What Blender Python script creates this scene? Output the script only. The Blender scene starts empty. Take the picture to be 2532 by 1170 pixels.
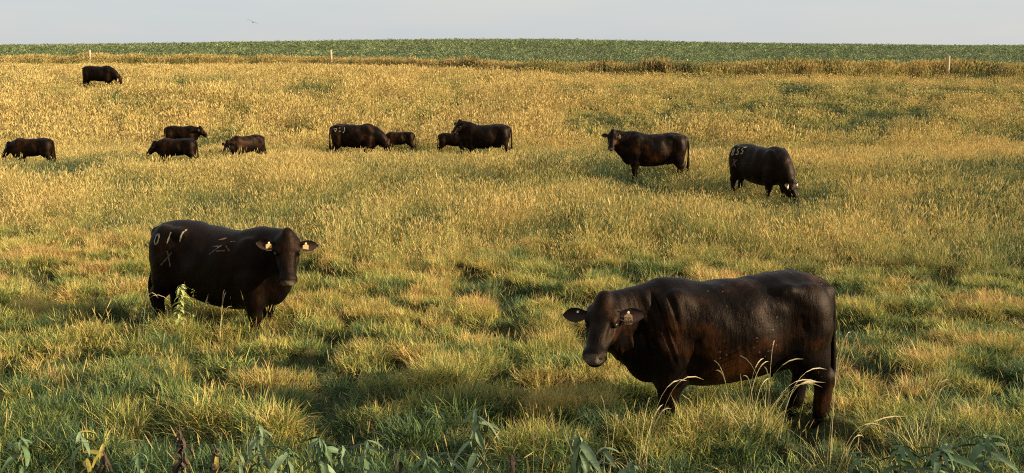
import bpy, math, random
import numpy as np
from mathutils import Vector, Matrix
from mathutils.bvhtree import BVHTree
random.seed(7)
rng = np.random.default_rng(7)
C = bpy.context.scene.collection
scn = bpy.context.scene

# ------------------------------------------------------------------ camera, light, exposure
F_PX, PW, PH = 2400.0, 2532.0, 1170.0
PITCH = math.atan((585.0 - 130.0) / F_PX)
cam_d = bpy.data.cameras.new('camera')
cam_d.sensor_width = 36.0
cam_d.lens = F_PX / PW * 36.0
cam_d.clip_end = 6000
cam_d.clip_start = 0.05
cam = bpy.data.objects.new('camera', cam_d)
C.objects.link(cam)
cam.rotation_euler = (math.pi / 2 - PITCH, 0, 0)
scn.camera = cam

SUN_EL, SUN_AZ = math.radians(17.5), math.radians(101.0)      # azimuth clockwise from +Y (view direction)
sd = Vector((math.sin(SUN_AZ) * math.cos(SUN_EL), math.cos(SUN_AZ) * math.cos(SUN_EL), math.sin(SUN_EL)))
sun_d = bpy.data.lights.new('sun', 'SUN')
sun_d.energy = 4.8
sun_d.angle = math.radians(0.6)
sun_d.color = (1.0, 0.86, 0.62)
sun = bpy.data.objects.new('sun', sun_d)
C.objects.link(sun)
sun.rotation_euler = (-sd).to_track_quat('-Z', 'Y').to_euler()

w = bpy.data.worlds.new('World')
scn.world = w
w.use_nodes = True
nt = w.node_tree
nt.nodes.clear()
out = nt.nodes.new('ShaderNodeOutputWorld')
bg = nt.nodes.new('ShaderNodeBackground')
sky = nt.nodes.new('ShaderNodeTexSky')
sky.sky_type = 'NISHITA'
sky.sun_disc = False
sky.sun_elevation = SUN_EL
sky.sun_rotation = SUN_AZ
sky.dust_density = 2.0
bg.inputs['Strength'].default_value = 0.08
scn.cycles.pixel_filter_type = 'BLACKMAN_HARRIS'
scn.cycles.filter_width = 1.1
scn.cycles.use_denoising = False
# thin high cloud over the clear sky: even veil with faint streaks, the same all round
tc = nt.nodes.new('ShaderNodeTexCoord')
mp = nt.nodes.new('ShaderNodeMapping')
mp.inputs['Scale'].default_value = (2.2, 2.2, 16.0)
mp.inputs['Rotation'].default_value = (0.03, 0.02, 0)
nz = nt.nodes.new('ShaderNodeTexNoise')
nz.inputs['Scale'].default_value = 1.6
nz.inputs['Detail'].default_value = 5
nz.inputs['Roughness'].default_value = 0.5
cr = nt.nodes.new('ShaderNodeValToRGB')
cr.color_ramp.elements[0].position = 0.30
cr.color_ramp.elements[0].color = (3.42, 3.76, 4.0, 1)
cr.color_ramp.elements[1].position = 0.68
cr.color_ramp.elements[1].color = (3.95, 4.0, 3.96, 1)
mx = nt.nodes.new('ShaderNodeMix')
mx.data_type = 'RGBA'
mx.inputs['Factor'].default_value = 0.86
L = nt.links.new
L(tc.outputs['Generated'], mp.inputs['Vector'])
L(mp.outputs['Vector'], nz.inputs['Vector'])
L(nz.outputs['Fac'], cr.inputs['Fac'])
L(sky.outputs['Color'], mx.inputs[6])
L(cr.outputs['Color'], mx.inputs[7])
L(mx.outputs[2], bg.inputs['Color'])
L(bg.outputs[0], out.inputs['Surface'])

scn.view_settings.view_transform = 'Standard'
scn.view_settings.look = 'None'
scn.view_settings.exposure = 1.16
scn.view_settings.gamma = 1.0
scn.view_settings.use_curve_mapping = False
scn.cycles.max_bounces = 5
scn.cycles.transparent_max_bounces = 4

# ------------------------------------------------------------------ noise and terrain
def _hash(ix, iy, seed):
    n = (ix.astype(np.int64) * 374761393 + iy.astype(np.int64) * 668265263 + seed * 982451653) & 0xffffffff
    n = ((n ^ (n >> 13)) * 1274126177) & 0xffffffff
    n = n ^ (n >> 16)
    return (n & 0xffff) / 65535.0

def vnoise(x, y, seed=0):
    ix, iy = np.floor(x), np.floor(y)
    fx, fy = x - ix, y - iy
    fx = fx * fx * (3 - 2 * fx); fy = fy * fy * (3 - 2 * fy)
    a = _hash(ix, iy, seed); b = _hash(ix + 1, iy, seed)
    c = _hash(ix, iy + 1, seed); d = _hash(ix + 1, iy + 1, seed)
    return (a + (b - a) * fx) * (1 - fy) + (c + (d - c) * fx) * fy

def fbm(x, y, seed=0, oct=4, rough=0.5):
    x = np.asarray(x, float); y = np.asarray(y, float)
    s = 0.0; a = 1.0; t = 0.0
    for i in range(oct):
        s = s + a * vnoise(x * 2 ** i + 17.3 * i, y * 2 ** i - 9.1 * i, seed + i)
        t += a; a *= rough
    return s / t

def sstep(a, b, x):
    t = np.clip((np.asarray(x, float) - a) / (b - a), 0, 1)
    return t * t * (3 - 2 * t)

cP, sP = math.cos(PITCH), math.sin(PITCH)
def ray_pt(u, v, d):
    """world point seen at photo pixel (u, v) at view depth d"""
    xc = (u - PW / 2) / F_PX * d
    yc = (PH / 2 - v) / F_PX * d
    return Vector((xc, cP * d + sP * yc, -sP * d + cP * yc))

_ctrl = [(v, d) for v, d in ((1062, 8.3), (812, 12.3), (497, 24.5), (449, 27.6), (415, 32.0), (393, 36.9), (221, 57.0), (193, 68.0), (165, 99.0), (126, 160.0), (106, 255.0))]
_cy, _cz = [-60.0, 0.0, 2.0, 4.3, 6.0], [-1.75, -1.75, -1.9, -2.75, -3.02]
for v, d in _ctrl:
    p = ray_pt(PW / 2, v, d)
    _cy.append(p.y); _cz.append(p.z)
_zc = _cz[-1]
_cy += [300.0, 400.0, 900.0, 3000.0]
_cz += [_zc - 1.2, _zc - 7, _zc - 45, _zc - 160]
_cy = np.array(_cy); _cz = np.array(_cz)
_dl = np.diff(_cz) / np.diff(_cy)
_m = np.zeros_like(_cy)
_m[1:-1] = np.where(_dl[:-1] * _dl[1:] > 0, 2 * _dl[:-1] * _dl[1:] / (_dl[:-1] + _dl[1:] + 1e-12), 0)
_m[0] = _dl[0]; _m[-1] = _dl[-1]
def zbase(y):
    y = np.clip(np.asarray(y, float), _cy[0], _cy[-1])
    i = np.clip(np.searchsorted(_cy, y) - 1, 0, len(_cy) - 2)
    h = _cy[i + 1] - _cy[i]; t = (y - _cy[i]) / h
    return ((2 * t**3 - 3 * t**2 + 1) * _cz[i] + (t**3 - 2 * t**2 + t) * h * _m[i] + (-2 * t**3 + 3 * t**2) * _cz[i + 1] + (t**3 - t**2) * h * _m[i + 1])

FENCE = [(60.0, 63.0), (32.5, 66.5), (12.5, 68.5), (1.0, 71.0), (-5.5, 80.0), (-17.5, 95.0), (-43.0, 98.0), (-90.0, 100.0)]
_fx = np.array([p[0] for p in FENCE][::-1]); _fy = np.array([p[1] for p in FENCE][::-1])
def fence_y(x):
    return np.interp(x, _fx, _fy)

def zsoft(x, y):
    """terrain without the tussocks"""
    x = np.asarray(x, float); y = np.asarray(y, float)
    z = zbase(y)
    z = z + (fbm(x / 9, y / 9, 11, 3) - 0.5) * 0.22 * sstep(14, 30, y) * (1 - sstep(55, 75, y))
    z = z + 0.5 * (fbm(x / 60, y / 60, 5, 2) - 0.5) * sstep(60, 120, y)
    z = z - 1.45 * sstep(0, 1, np.abs(x + 8) / 125.0) * sstep(140, 240, y)
    dd = y - fence_y(x)
    z = z + 0.35 * np.exp(-(dd / 1.6) ** 2)
    return z

def mound(x, y):
    x = np.asarray(x, float); y = np.asarray(y, float)
    wx = x + 0.35 * (fbm(x * 1.7, y * 1.7, 41, 2) - .5); wy = y + 0.35 * (fbm(x * 1.7 + 9, y * 1.7, 42, 2) - .5)
    m = fbm(wx * 2.5, wy * 2.3, 31, 3, 0.55)
    return sstep(0.36, 0.68, m)

def zground(x, y):
    y = np.asarray(y, float)
    amp = 0.25 * sstep(5.5, 7.5, y) * (1 - sstep(17, 24, y)) + 0.08 * sstep(17, 24, y) * (1 - sstep(50, 60, y))
    return zsoft(x, y) + amp * (mound(x, y) - 0.4)

def place(u, d, bump=False):
    """ground point in the photo column u at view depth d"""
    x = (u - PW / 2) / F_PX * d
    y = d * 0.98
    for _ in range(30):
        z = float(zsoft(np.array([x]), np.array([y]))[0])
        y = (d + z * sP) / cP
    if bump:
        z = float(zground(np.array([x]), np.array([y]))[0])
    return Vector((x, y, z))

def pix_ground(u, v):
    """where the sight line of photo pixel (u, v) meets the terrain"""
    lo_, prev = 4.0, None
    for d_ in np.geomspace(4.5, 240, 900):
        p = ray_pt(u, v, d_)
        if p.z < float(zsoft(np.array([p.x]), np.array([p.y]))[0]): return p
    return ray_pt(u, v, 240)

# trodden, shorter grass where the animals stand: (x, y, radius, remaining height)
TROD = []
for u_, d_, r_, k_ in ((2030, 8.2, .38, .3), (2030, 7.75, .32, .35), (2030, 7.4, .3, .5), (1640, 8.1, .3, .55)):
    q_ = place(u_, d_); TROD.append((q_.x, q_.y, r_, k_))
for u_, d_, r_, k_ in ((1618, 27.2, 1.5, .50), (1560, 26.4, 1.2, .55), (1868, 24.2, 1.5, .48), (1900, 23.0, 1.3, .55), (440, 31.6, 1.3, .45), (440, 30.0, 1.3, .6), (612, 34.0, 1.1, .5), (612, 32.4, 1.1, .6),
                       (880, 36.0, 1.8, .62), (1190, 35.2, 1.8, .66), (452, 38.6, 1.4, .5), (452, 36.8, 1.4, .55), (988, 37.6, 1.1, .5), (988, 36.0, 1.0, .6), (1122, 37.0, 1.1, .5), (84, 31.0, 1.2, .6), (248, 56.0, 2.2, .6)):
    q_ = place(u_, d_); TROD.append((q_.x, q_.y, r_, k_))
def trod(x, y):
    f = np.ones(len(x))
    for a_, b_, r_, k_ in TROD:
        w_ = np.exp(-(((x - a_) / r_) ** 2 + ((y - b_) / (r_ * 1.25)) ** 2) ** 2)
        f = np.minimum(f, 1 - (1 - k_) * w_)
    return f
# green hollows, and two cows' cast shadows painted in as greener grass: (x, y, rx, ry, strength)
LUSH_AND_SHADOW = []
for u_, v_, a_, b_, s_ in ((480, 212, 110, 10, .7), (560, 214, 90, 12, .9), (700, 226, 60, 10, .7), (765, 238, 60, 12, 1.3), (830, 222, 60, 8, .6), (160, 236, 60, 10, .8), (250, 300, 40, 10, .6), (1490, 436, 90, 18, 1.1),  # last: painted shadow left of the broadside cow
                         (1560, 470, 60, 22, .9), (1780, 480, 60, 22, .55), (1240, 385, 120, 16, .9), (1150, 270, 110, 14, .55), (760, 350, 60, 10, .8), (330, 360, 60, 12, .8), (1820, 276, 40, 5, .8), (1700, 296, 50, 6, .5), (1960, 262, 40, 4, .4),  # second: painted shadow left of the grazing cow
                         (2020, 222, 80, 5, .5), (1860, 218, 50, 5, .5), (2180, 228, 50, 5, .5), (2370, 230, 50, 7, .6), (2230, 420, 50, 12, .5), (1420, 300, 60, 9, .6), (620, 440, 90, 14, .5), (960, 470, 90, 16, .5), (200, 440, 60, 16, .5), (2050, 330, 60, 8, .6), (1010, 560, 90, 30, .7), (1330, 610, 120, 24, .7), (560, 520, 70, 20, .4), (2300, 560, 60, 24, .5)):
    p_ = pix_ground(u_, v_); p2 = pix_ground(u_, v_ - b_)
    LUSH_AND_SHADOW.append((p_.x, p_.y, a_ / F_PX * p_.length, max(abs(p2.y - p_.y), .6), s_))
def lush_and_shadow(x, y):
    g = np.zeros(len(x)); nn = fbm(x / 1.3, y / 1.6, 301, 3) - .5
    for a_, b_, rx, ry, s_ in LUSH_AND_SHADOW:
        g += s_ * np.exp(-(((x - a_) / rx) ** 2 + ((y - b_) / ry) ** 2)) 
    return np.clip(g * (1 + 2.2 * nn), 0, 1.2)

# ------------------------------------------------------------------ helpers
def tag(o, label=None, cat=None, group=None, kind=None):
    if label: o['label'] = label
    if cat: o['category'] = cat
    if group: o['group'] = group
    if kind: o['kind'] = kind
    return o

def link(name, me, mat=None, parent=None, smooth=False):
    o = bpy.data.objects.new(name, me)
    C.objects.link(o)
    if mat is not None:
        for m in (mat if isinstance(mat, (list, tuple)) else [mat]):
            me.materials.append(m)
    if parent is not None: o.parent = parent
    if smooth: me.polygons.foreach_set('use_smooth', [True] * len(me.polygons))
    return o

def np_mesh(name, V, faces_flat, starts, totals):
    me = bpy.data.meshes.new(name)
    me.vertices.add(len(V)); me.vertices.foreach_set('co', np.asarray(V, np.float32).ravel())
    me.loops.add(len(faces_flat)); me.loops.foreach_set('vertex_index', np.asarray(faces_flat, np.int32))
    me.polygons.add(len(starts)); me.polygons.foreach_set('loop_start', np.asarray(starts, np.int32))
    me.update(calc_edges=True); me.validate()
    return me

def quad_mesh(name, V, Q):
    Q = np.asarray(Q); n = len(Q)
    return np_mesh(name, V, Q.ravel(), np.arange(n) * 4, np.full(n, 4))

def empty(name, loc, rot=(0, 0, 0)):
    o = bpy.data.objects.new(name, None)
    C.objects.link(o)
    o.location = loc; o.rotation_euler = rot
    o.empty_display_size = 0.1
    return o

class NT:
    """tiny helper for material node trees"""
    def __init__(s, name):
        s.m = bpy.data.materials.new(name); s.m.use_nodes = True
        s.t = s.m.node_tree; s.b = s.t.nodes['Principled BSDF']; s.o = s.t.nodes['Material Output']
    def n(s, typ, **kw):
        x = s.t.nodes.new(typ)
        for k, v in kw.items():
            if hasattr(x, k): setattr(x, k, v)
        return x
    def l(s, a, b): s.t.links.new(a, b)
    def math(s, op, a, b=None, clamp=False):
        x = s.n('ShaderNodeMath', operation=op); x.use_clamp = clamp
        for i, q in enumerate((a, b)):
            if q is None: continue
            if isinstance(q, (int, float)): x.inputs[i].default_value = q
            else: s.l(q, x.inputs[i])
        return x.outputs[0]
    def noise(s, vec, scale, detail=3, rough=.5):
        x = s.n('ShaderNodeTexNoise'); x.inputs['Scale'].default_value = scale
        x.inputs['Detail'].default_value = detail; x.inputs['Roughness'].default_value = rough
        if vec is not None: s.l(vec, x.inputs['Vector'])
        return x.outputs['Fac']
    def ramp(s, fac, stops):
        x = s.n('ShaderNodeValToRGB'); e = x.color_ramp.elements
        while len(e) < len(stops): e.new(0.5)
        for i, (p, c) in enumerate(stops):
            e[i].position = p; e[i].color = (c[0], c[1], c[2], 1)
        s.l(fac, x.inputs['Fac']); return x.outputs['Color']
    def mix(s, f, a, b):
        x = s.n('ShaderNodeMix', data_type='RGBA')
        for i, q in ((0, f), (6, a), (7, b)):
            if isinstance(q, (int, float)): x.inputs[i].default_value = q
            elif isinstance(q, tuple): x.inputs[i].default_value = (*q, 1)
            else: s.l(q, x.inputs[i])
        return x.outputs[2]
    def attr(s, name, typ='GEOMETRY'):
        x = s.n('ShaderNodeAttribute'); x.attribute_type = typ; x.attribute_name = name; return x
    def mapping(s, vec, sc):
        x = s.n('ShaderNodeMapping'); x.inputs['Scale'].default_value = sc; s.l(vec, x.inputs['Vector']); return x.outputs[0]

def simple_mat(name, col, rough=.6, var=.25, scale=30, spec=.4, trans=0.0, bump=0.0):
    t = NT(name); tc = t.n('ShaderNodeTexCoord')
    f = t.noise(tc.outputs['Object'], scale, 4, .6)
    c = t.ramp(f, [(0.25, tuple(x * (1 - var) for x in col)), (0.75, tuple(min(1, x * (1 + var)) for x in col))])
    t.l(c, t.b.inputs['Base Color'])
    t.b.inputs['Roughness'].default_value = rough
    t.b.inputs['Specular IOR Level'].default_value = spec
    if bump:
        bn = t.n('ShaderNodeBump'); bn.inputs['Strength'].default_value = bump; bn.inputs['Distance'].default_value = .01
        t.l(f, bn.inputs['Height']); t.l(bn.outputs[0], t.b.inputs['Normal'])
    if trans:
        tr = t.n('ShaderNodeBsdfTranslucent'); t.l(c, tr.inputs['Color'])
        ms = t.n('ShaderNodeMixShader'); ms.inputs[0].default_value = trans
        t.l(t.b.outputs[0], ms.inputs[1]); t.l(tr.outputs[0], ms.inputs[2]); t.l(ms.outputs[0], t.o.inputs['Surface'])
    return t.m

# ------------------------------------------------------------------ ground
def ground_mat():
    t = NT('thatch_soil'); tc = t.n('ShaderNodeTexCoord'); g = t.n('ShaderNodeNewGeometry')
    P = g.outputs['Position']
    big = t.noise(P, .35, 4, .55); mid = t.noise(P, 3.0, 5, .6); fine = t.noise(P, 45, 3, .7)
    f = t.math('ADD', t.math('MULTIPLY', big, .35), t.math('ADD', t.math('MULTIPLY', mid, .4), t.math('MULTIPLY', fine, .35)))
    c = t.ramp(f, [(.35, (.022, .024, .010)), (.50, (.05, .055, .018)), (.62, (.11, .09, .035)), (.78, (.19, .14, .065))])
    t.l(c, t.b.inputs['Base Color']); t.b.inputs['Roughness'].default_value = .95
    t.b.inputs['Specular IOR Level'].default_value = .1
    bn = t.n('ShaderNodeBump'); bn.inputs['Strength'].default_value = .9; bn.inputs['Distance'].default_value = .05
    t.l(fine, bn.inputs['Height']); t.l(bn.outputs[0], t.b.inputs['Normal'])
    return t.m
def crop_soil_mat():
    t = NT('crop_soil'); g = t.n('ShaderNodeNewGeometry'); P = g.outputs['Position']
    mid = t.noise(P, .6, 5, .6)
    c = t.ramp(mid, [(.3, (.022, .040, .013)), (.7, (.042, .068, .022))])
    t.l(c, t.b.inputs['Base Color']); t.b.inputs['Roughness'].default_value = .9
    return t.m

ys = np.concatenate([np.arange(-40, 4, 2.0), np.arange(4, 22, .075), np.arange(22, 60, .3), np.arange(60, 130, .8), np.arange(130, 320, 3), np.geomspace(320, 3000, 30)])
u1 = np.linspace(-1, 1, 361)
U, Yg = np.meshgrid(u1, ys)
half = np.maximum(16.0, 0.75 * np.abs(Yg) + 12) * (1 + sstep(130, 900, Yg) * 1.5) + 40 * sstep(20, 80, np.abs(U) * 60)
Xg = np.sign(U) * (np.abs(U) ** 1.25) * half
Zg = zground(Xg, Yg)
nx = len(u1); ny = len(ys)
V = np.stack([Xg.ravel(), Yg.ravel(), Zg.ravel()], 1)
ii, jj = np.meshgrid(np.arange(ny - 1), np.arange(nx - 1), indexing='ij')
a = (ii * nx + jj).ravel()
Q = np.stack([a, a + 1, a + nx + 1, a + nx], 1)
mid_y = V[Q].mean(1)
is_crop = mid_y[:, 1] > fence_y(mid_y[:, 0]) + 2.0
me = quad_mesh('ground', V, Q)
gobj = link('ground', me, [ground_mat(), crop_soil_mat()], smooth=True)
me.polygons.foreach_set('material_index', is_crop.astype(np.int32))
tag(gobj, 'rolling pasture ground rising to the crop field on the horizon', kind='structure')

# ------------------------------------------------------------------ grass
class Blades:
    def __init__(s): s.V = []; s.F = []; s.A = []; s.n = 0
    def strip(s, pts, widths, side, t0, r, kind):
        """ribbon through pts; the last point is the tip"""
        b = s.n
        for i, (p, wd) in enumerate(zip(pts[:-1], widths)):
            s.V += [p - side * wd, p + side * wd]; tt = i / (len(pts) - 1)
            s.A += [(tt, r, kind)] * 2
        s.V.append(pts[-1]); s.A.append((1, r, kind))
        k = len(pts) - 1
        for i in range(k - 1):
            s.F.append((b + 2 * i, b + 2 * i + 1, b + 2 * i + 3, b + 2 * i + 2))
        s.F.append((b + 2 * k - 2, b + 2 * k - 1, b + 2 * k))
        s.n += 2 * k + 1
    def blade(s, base, az, th0, curl, ln, wd, r, kind=0, seg=3):
        d = Vector((math.cos(az), math.sin(az), 0)); pts = [Vector(base)]; th = th0
        for i in range(seg):
            th = min(th0 + curl * (i + .5) / seg, 2.4)
            pts.append(pts[-1] + (d * math.sin(th) + Vector((0, 0, math.cos(th)))) * (ln / seg))
        tw = az + math.pi / 2 + random.uniform(-.9, .9)
        side = Vector((math.cos(tw), math.sin(tw), random.uniform(-.2, .2))).normalized() * .5
        ws = [wd * x for x in ((.8, 1, .62) if seg == 3 else (.8, 1, .85, .5))]
        s.strip(pts, ws, side, 0, r, kind)
        return pts
    def head(s, p0, d, ln, wd, r, kind=2):
        """seed head: a three-bladed spindle"""
        for k in range(2):
            a = k * math.pi / 2 + random.uniform(0, 1)
            sd = Vector((math.cos(a), math.sin(a), 0)) * .5
            s.strip([p0, p0 + d * ln * .35, p0 + d * ln * .7, p0 + d * ln], [wd * .5, wd, wd * .7], sd, 0, r, kind)
    def mesh(s, name):
        me = bpy.data.meshes.new(name)
        me.from_pydata([tuple(v) for v in s.V], [], s.F)
        at = me.attributes.new('bl', 'FLOAT_VECTOR', 'POINT')
        at.data.foreach_set('vector', np.array(s.A, np.float32).ravel())
        me.update(); return me

def grass_mat(name, stops, trans=.3, seedcol=(.58, .43, .16), stemcol=(.50, .41, .13)):
    t = NT(name); a = t.attr('bl'); sp = t.n('ShaderNodeSeparateXYZ'); t.l(a.outputs['Vector'], sp.inputs[0])
    dr = t.attr('dry', 'INSTANCER').outputs['Fac']; g = t.attr('bright', 'INSTANCER').outputs['Fac']
    f = t.math('ADD', dr, t.math('MULTIPLY', t.math('SUBTRACT', sp.outputs[1], .5), .55))
    f = t.math('ADD', f, t.math('MULTIPLY', t.math('SUBTRACT', sp.outputs[0], .45), .30), clamp=True)
    c = t.ramp(f, stops)
    k = sp.outputs[2]
    c = t.mix(t.math('MULTIPLY', t.math('GREATER_THAN', k, .5), t.math('SUBTRACT', t.math('MULTIPLY', dr, 1.4), .05, clamp=True)), c, stemcol)
    c = t.mix(t.math('MULTIPLY', t.math('GREATER_THAN', k, 1.5), t.math('SUBTRACT', t.math('MULTIPLY', dr, 1.5), .08, clamp=True)), c, seedcol)
    hs = t.n('ShaderNodeHueSaturation'); t.l(c, hs.inputs['Color'])
    t.l(t.math('ADD', t.math('MULTIPLY', g, .75), .60), hs.inputs['Value'])
    c = hs.outputs[0]
    t.l(c, t.b.inputs['Base Color']); t.b.inputs['Roughness'].default_value = .6
    t.b.inputs['Specular IOR Level'].default_value = .25
    tr = t.n('ShaderNodeBsdfTranslucent'); t.l(c, tr.inputs['Color'])
    ms = t.n('ShaderNodeMixShader'); ms.inputs[0].default_value = trans
    t.l(t.b.outputs[0], ms.inputs[1]); t.l(tr.outputs[0], ms.inputs[2]); t.l(ms.outputs[0], t.o.inputs['Surface'])
    return t.m

GREEN = [(0.0, (.045, .082, .034)), (.28, (.10, .15, .048)), (.5, (.19, .235, .055)), (.68, (.43, .39, .085)), (.85, (.56, .43, .105)), (1.0, (.55, .32, .12))]
M_SHORT = grass_mat('short_grass', GREEN)
M_LONG = grass_mat('long_grass', [(0.0, (.060, .095, .050)), (.28, (.13, .165, .060)), (.5, (.24, .26, .060)), (.70, (.46, .405, .090)), (.87, (.56, .42, .11)), (1.0, (.55, .34, .14))])
M_CROP = grass_mat('bean_leaves', [(0.0, (.040, .060, .026)), (.4, (.125, .155, .055)), (.75, (.25, .28, .11)), (1.0, (.40, .42, .19))], trans=.2)

def gn_scatter(obj, variants, name):
    """instances the variants on the points of obj"""
    col = bpy.data.collections.new(name + '_variants')
    for v in variants: col.objects.link(v)
    ng = bpy.data.node_groups.new(name + '_scatter', 'GeometryNodeTree')
    ng.interface.new_socket('Geometry', in_out='INPUT', socket_type='NodeSocketGeometry')
    ng.interface.new_socket('Geometry', in_out='OUTPUT', socket_type='NodeSocketGeometry')
    N = ng.nodes.new; K = ng.links.new
    gi = N('NodeGroupInput'); go = N('NodeGroupOutput')
    ci = N('GeometryNodeCollectionInfo'); ci.inputs['Collection'].default_value = col
    ci.inputs['Separate Children'].default_value = True; ci.inputs['Reset Children'].default_value = True
    ip = N('GeometryNodeInstanceOnPoints'); ip.inputs['Pick Instance'].default_value = True
    def na(nm, ty):
        x = N('GeometryNodeInputNamedAttribute'); x.data_type = ty; x.inputs['Name'].default_value = nm
        return x.outputs[0]
    er = N('FunctionNodeEulerToRotation')
    K(gi.outputs[0], ip.inputs['Points']); K(ci.outputs[0], ip.inputs['Instance'])
    K(na('idx', 'INT'), ip.inputs['Instance Index'])
    K(na('rot', 'FLOAT_VECTOR'), er.inputs[0]); K(er.outputs[0], ip.inputs['Rotation'])
    K(na('scl', 'FLOAT_VECTOR'), ip.inputs['Scale']); K(ip.outputs[0], go.inputs[0])
    md = obj.modifiers.new('scatter', 'NODES'); md.node_group = ng

def scatter(name, variants, P, scl, dry, bright, label, tilt=.12, cat='grass'):
    n = len(P)
    me = bpy.data.meshes.new(name)
    me.vertices.add(n); me.vertices.foreach_set('co', P.astype(np.float32).ravel())
    def at(nm, ty, key, arr):
        me.attributes.new(nm, ty, 'POINT').data.foreach_set(key, arr.ravel())
    at('idx', 'INT', 'value', rng.integers(0, len(variants), n).astype(np.int32))
    rot = np.stack([rng.normal(0, tilt, n), rng.normal(0, tilt, n), rng.uniform(0, 2 * math.pi, n)], 1)
    at('rot', 'FLOAT_VECTOR', 'vector', rot.astype(np.float32))
    at('scl', 'FLOAT_VECTOR', 'vector', scl.astype(np.float32))
    at('dry', 'FLOAT', 'value', dry.astype(np.float32))
    at('bright', 'FLOAT', 'value', bright.astype(np.float32))
    o = bpy.data.objects.new(name, me); C.objects.link(o)
    gn_scatter(o, variants, name)
    tag(o, label, cat, kind='stuff')
    return o

def variant(name, bl, mat):
    me = bl.mesh(name); me.materials.append(mat)
    return bpy.data.objects.new(name, me)

U_ = random.uniform
def make_short(i, n=52, lo=.05, hi=.17, rad=.13, wd=.0058, mat=None):
    b = Blades()
    for _ in range(n):
        r = rad * math.sqrt(random.random()); a = U_(0, 6.28)
        b.blade((r * math.cos(a), r * math.sin(a), -.02), a + U_(-1.3, 1.3), U_(.05, .7), U_(.2, 1.7), U_(lo, hi), wd * U_(.6, 1.3), random.random())
    return variant('short_tuft', b, mat or M_SHORT)
def make_long(i, n=28, seeds=7, rad=.15, lo=.25, hi=.58, wd=.0085, sh=(.45, .78)):
    b = Blades()
    for _ in range(n):
        r = rad * math.sqrt(random.random()); a = U_(0, 6.28)
        b.blade((r * math.cos(a), r * math.sin(a), -.02), a + U_(-1.3, 1.3), U_(.02, .35), U_(.1, 1.3), U_(lo, hi), wd * U_(.6, 1.3), random.random())
    for _ in range(seeds):
        r = rad * math.sqrt(random.random()); a = U_(0, 6.28); az = a + U_(-1, 1)
        pts = b.blade((r * math.cos(a), r * math.sin(a), -.02), az, U_(.0, .22), U_(.05, .5), U_(*sh), wd * .55, random.random(), 1)
        d = (pts[-1] - pts[-2]).normalized()
        b.head(pts[-1] - d * .03, d, U_(.08, .17), wd * 1.9, random.random())
    return variant('long_tuft', b, M_LONG)
def make_far(i):
    return make_long(i, n=28, seeds=9, rad=.27, lo=.2, hi=.55, wd=.024, sh=(.38, .72))

SHORT = [make_short(i) for i in range(7)]
TUFT = [make_short(i, 70, .09, .27, .11, .0052) for i in range(6)]
LONG = [make_long(i) for i in range(7)]
FAR = [make_far(i) for i in range(6)]

def wedge(n, y0, y1, margin=1.6, power=1.0):
    """random ground points in the visible wedge, uniform by area"""
    y = np.sqrt(rng.uniform(0, 1, n) * (y1 * y1 - y0 * y0) + y0 * y0)
    x = rng.uniform(-1, 1, n) * (0.55 * y + margin)
    return x, y

def long_edge(x):
    """depth where the grazed turf gives way to standing grass"""
    return 16.2 + 1.0 * np.sin(x * .45 + 1.0) + 2.6 * (fbm(np.asarray(x) / 2.5, np.asarray(x) * 0 + 3, 61, 3) - .5) + np.where(np.asarray(x) < -3.2, 2.2, 0)

# 1. grazed turf close by
x, y = wedge(52000, 4.6, 21.5)
keep = y < long_edge(x) + rng.normal(0, .6, len(x))
keep &= rng.uniform(0, 1, len(x)) < np.where(y < 11, 1.0, .8)
x, y = x[keep], y[keep]
m = mound(x, y)
patch = fbm(x / .55, y / .5, 71, 3)
patch2 = fbm(x / 3.5, y / 3.0, 73, 2)
verge = 1 - sstep(6.2, 9.2, y + .22 * x)
dry = -.03 + .56 * sstep(.25, .8, m) + 1.5 * (patch - .5) + .5 * (patch2 - .5) + rng.normal(0, .08, len(x)) + .10 * sstep(9, 16, y) - .42 * verge
sc = (.75 + .55 * fbm(x / .5, y / .5, 77, 2)) * rng.uniform(.8, 1.25, len(x)) * (1 + .25 * verge)
sc = sc * trod(x, y)
scl = np.stack([sc * 1.05, sc * 1.05, sc * rng.uniform(.7, 1.1, len(x))], 1)
P = np.stack([x, y, zground(x, y)], 1)
scatter('short_grass', SHORT, P, scl, np.clip(dry, 0, 1), rng.uniform(.2, .8, len(x)), 'grazed green turf with yellow tussocks around the two nearest cows', .22)

# 1b. taller straw-coloured tussocks standing on the mounds
x, y = wedge(15000, 6.6, 22)
m = mound(x, y); cl = fbm(x / .42, y / .40, 83, 2)
keep = (cl > .54) & (m > .15) & (y < long_edge(x) + 1.5)
x, y, m, cl = x[keep], y[keep], m[keep], cl[keep]
sc = (.52 + 1.5 * (cl - .5) + rng.uniform(-.1, .2, len(x))) * trod(x, y)
dry = .60 + 1.2 * (cl - .5) + .9 * (fbm(x / 1.6, y / 1.6, 85, 2) - .5) + rng.normal(0, .1, len(x)) - .38 * (1 - sstep(6.4, 9.4, y + .22 * x))
scatter('tussock_grass', TUFT, np.stack([x, y, zground(x, y)], 1), np.stack([sc, sc, sc], 1), np.clip(dry, 0, 1), rng.uniform(.3, .9, len(x)), 'tufted straw coloured grass standing on the low mounds', .2)

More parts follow.
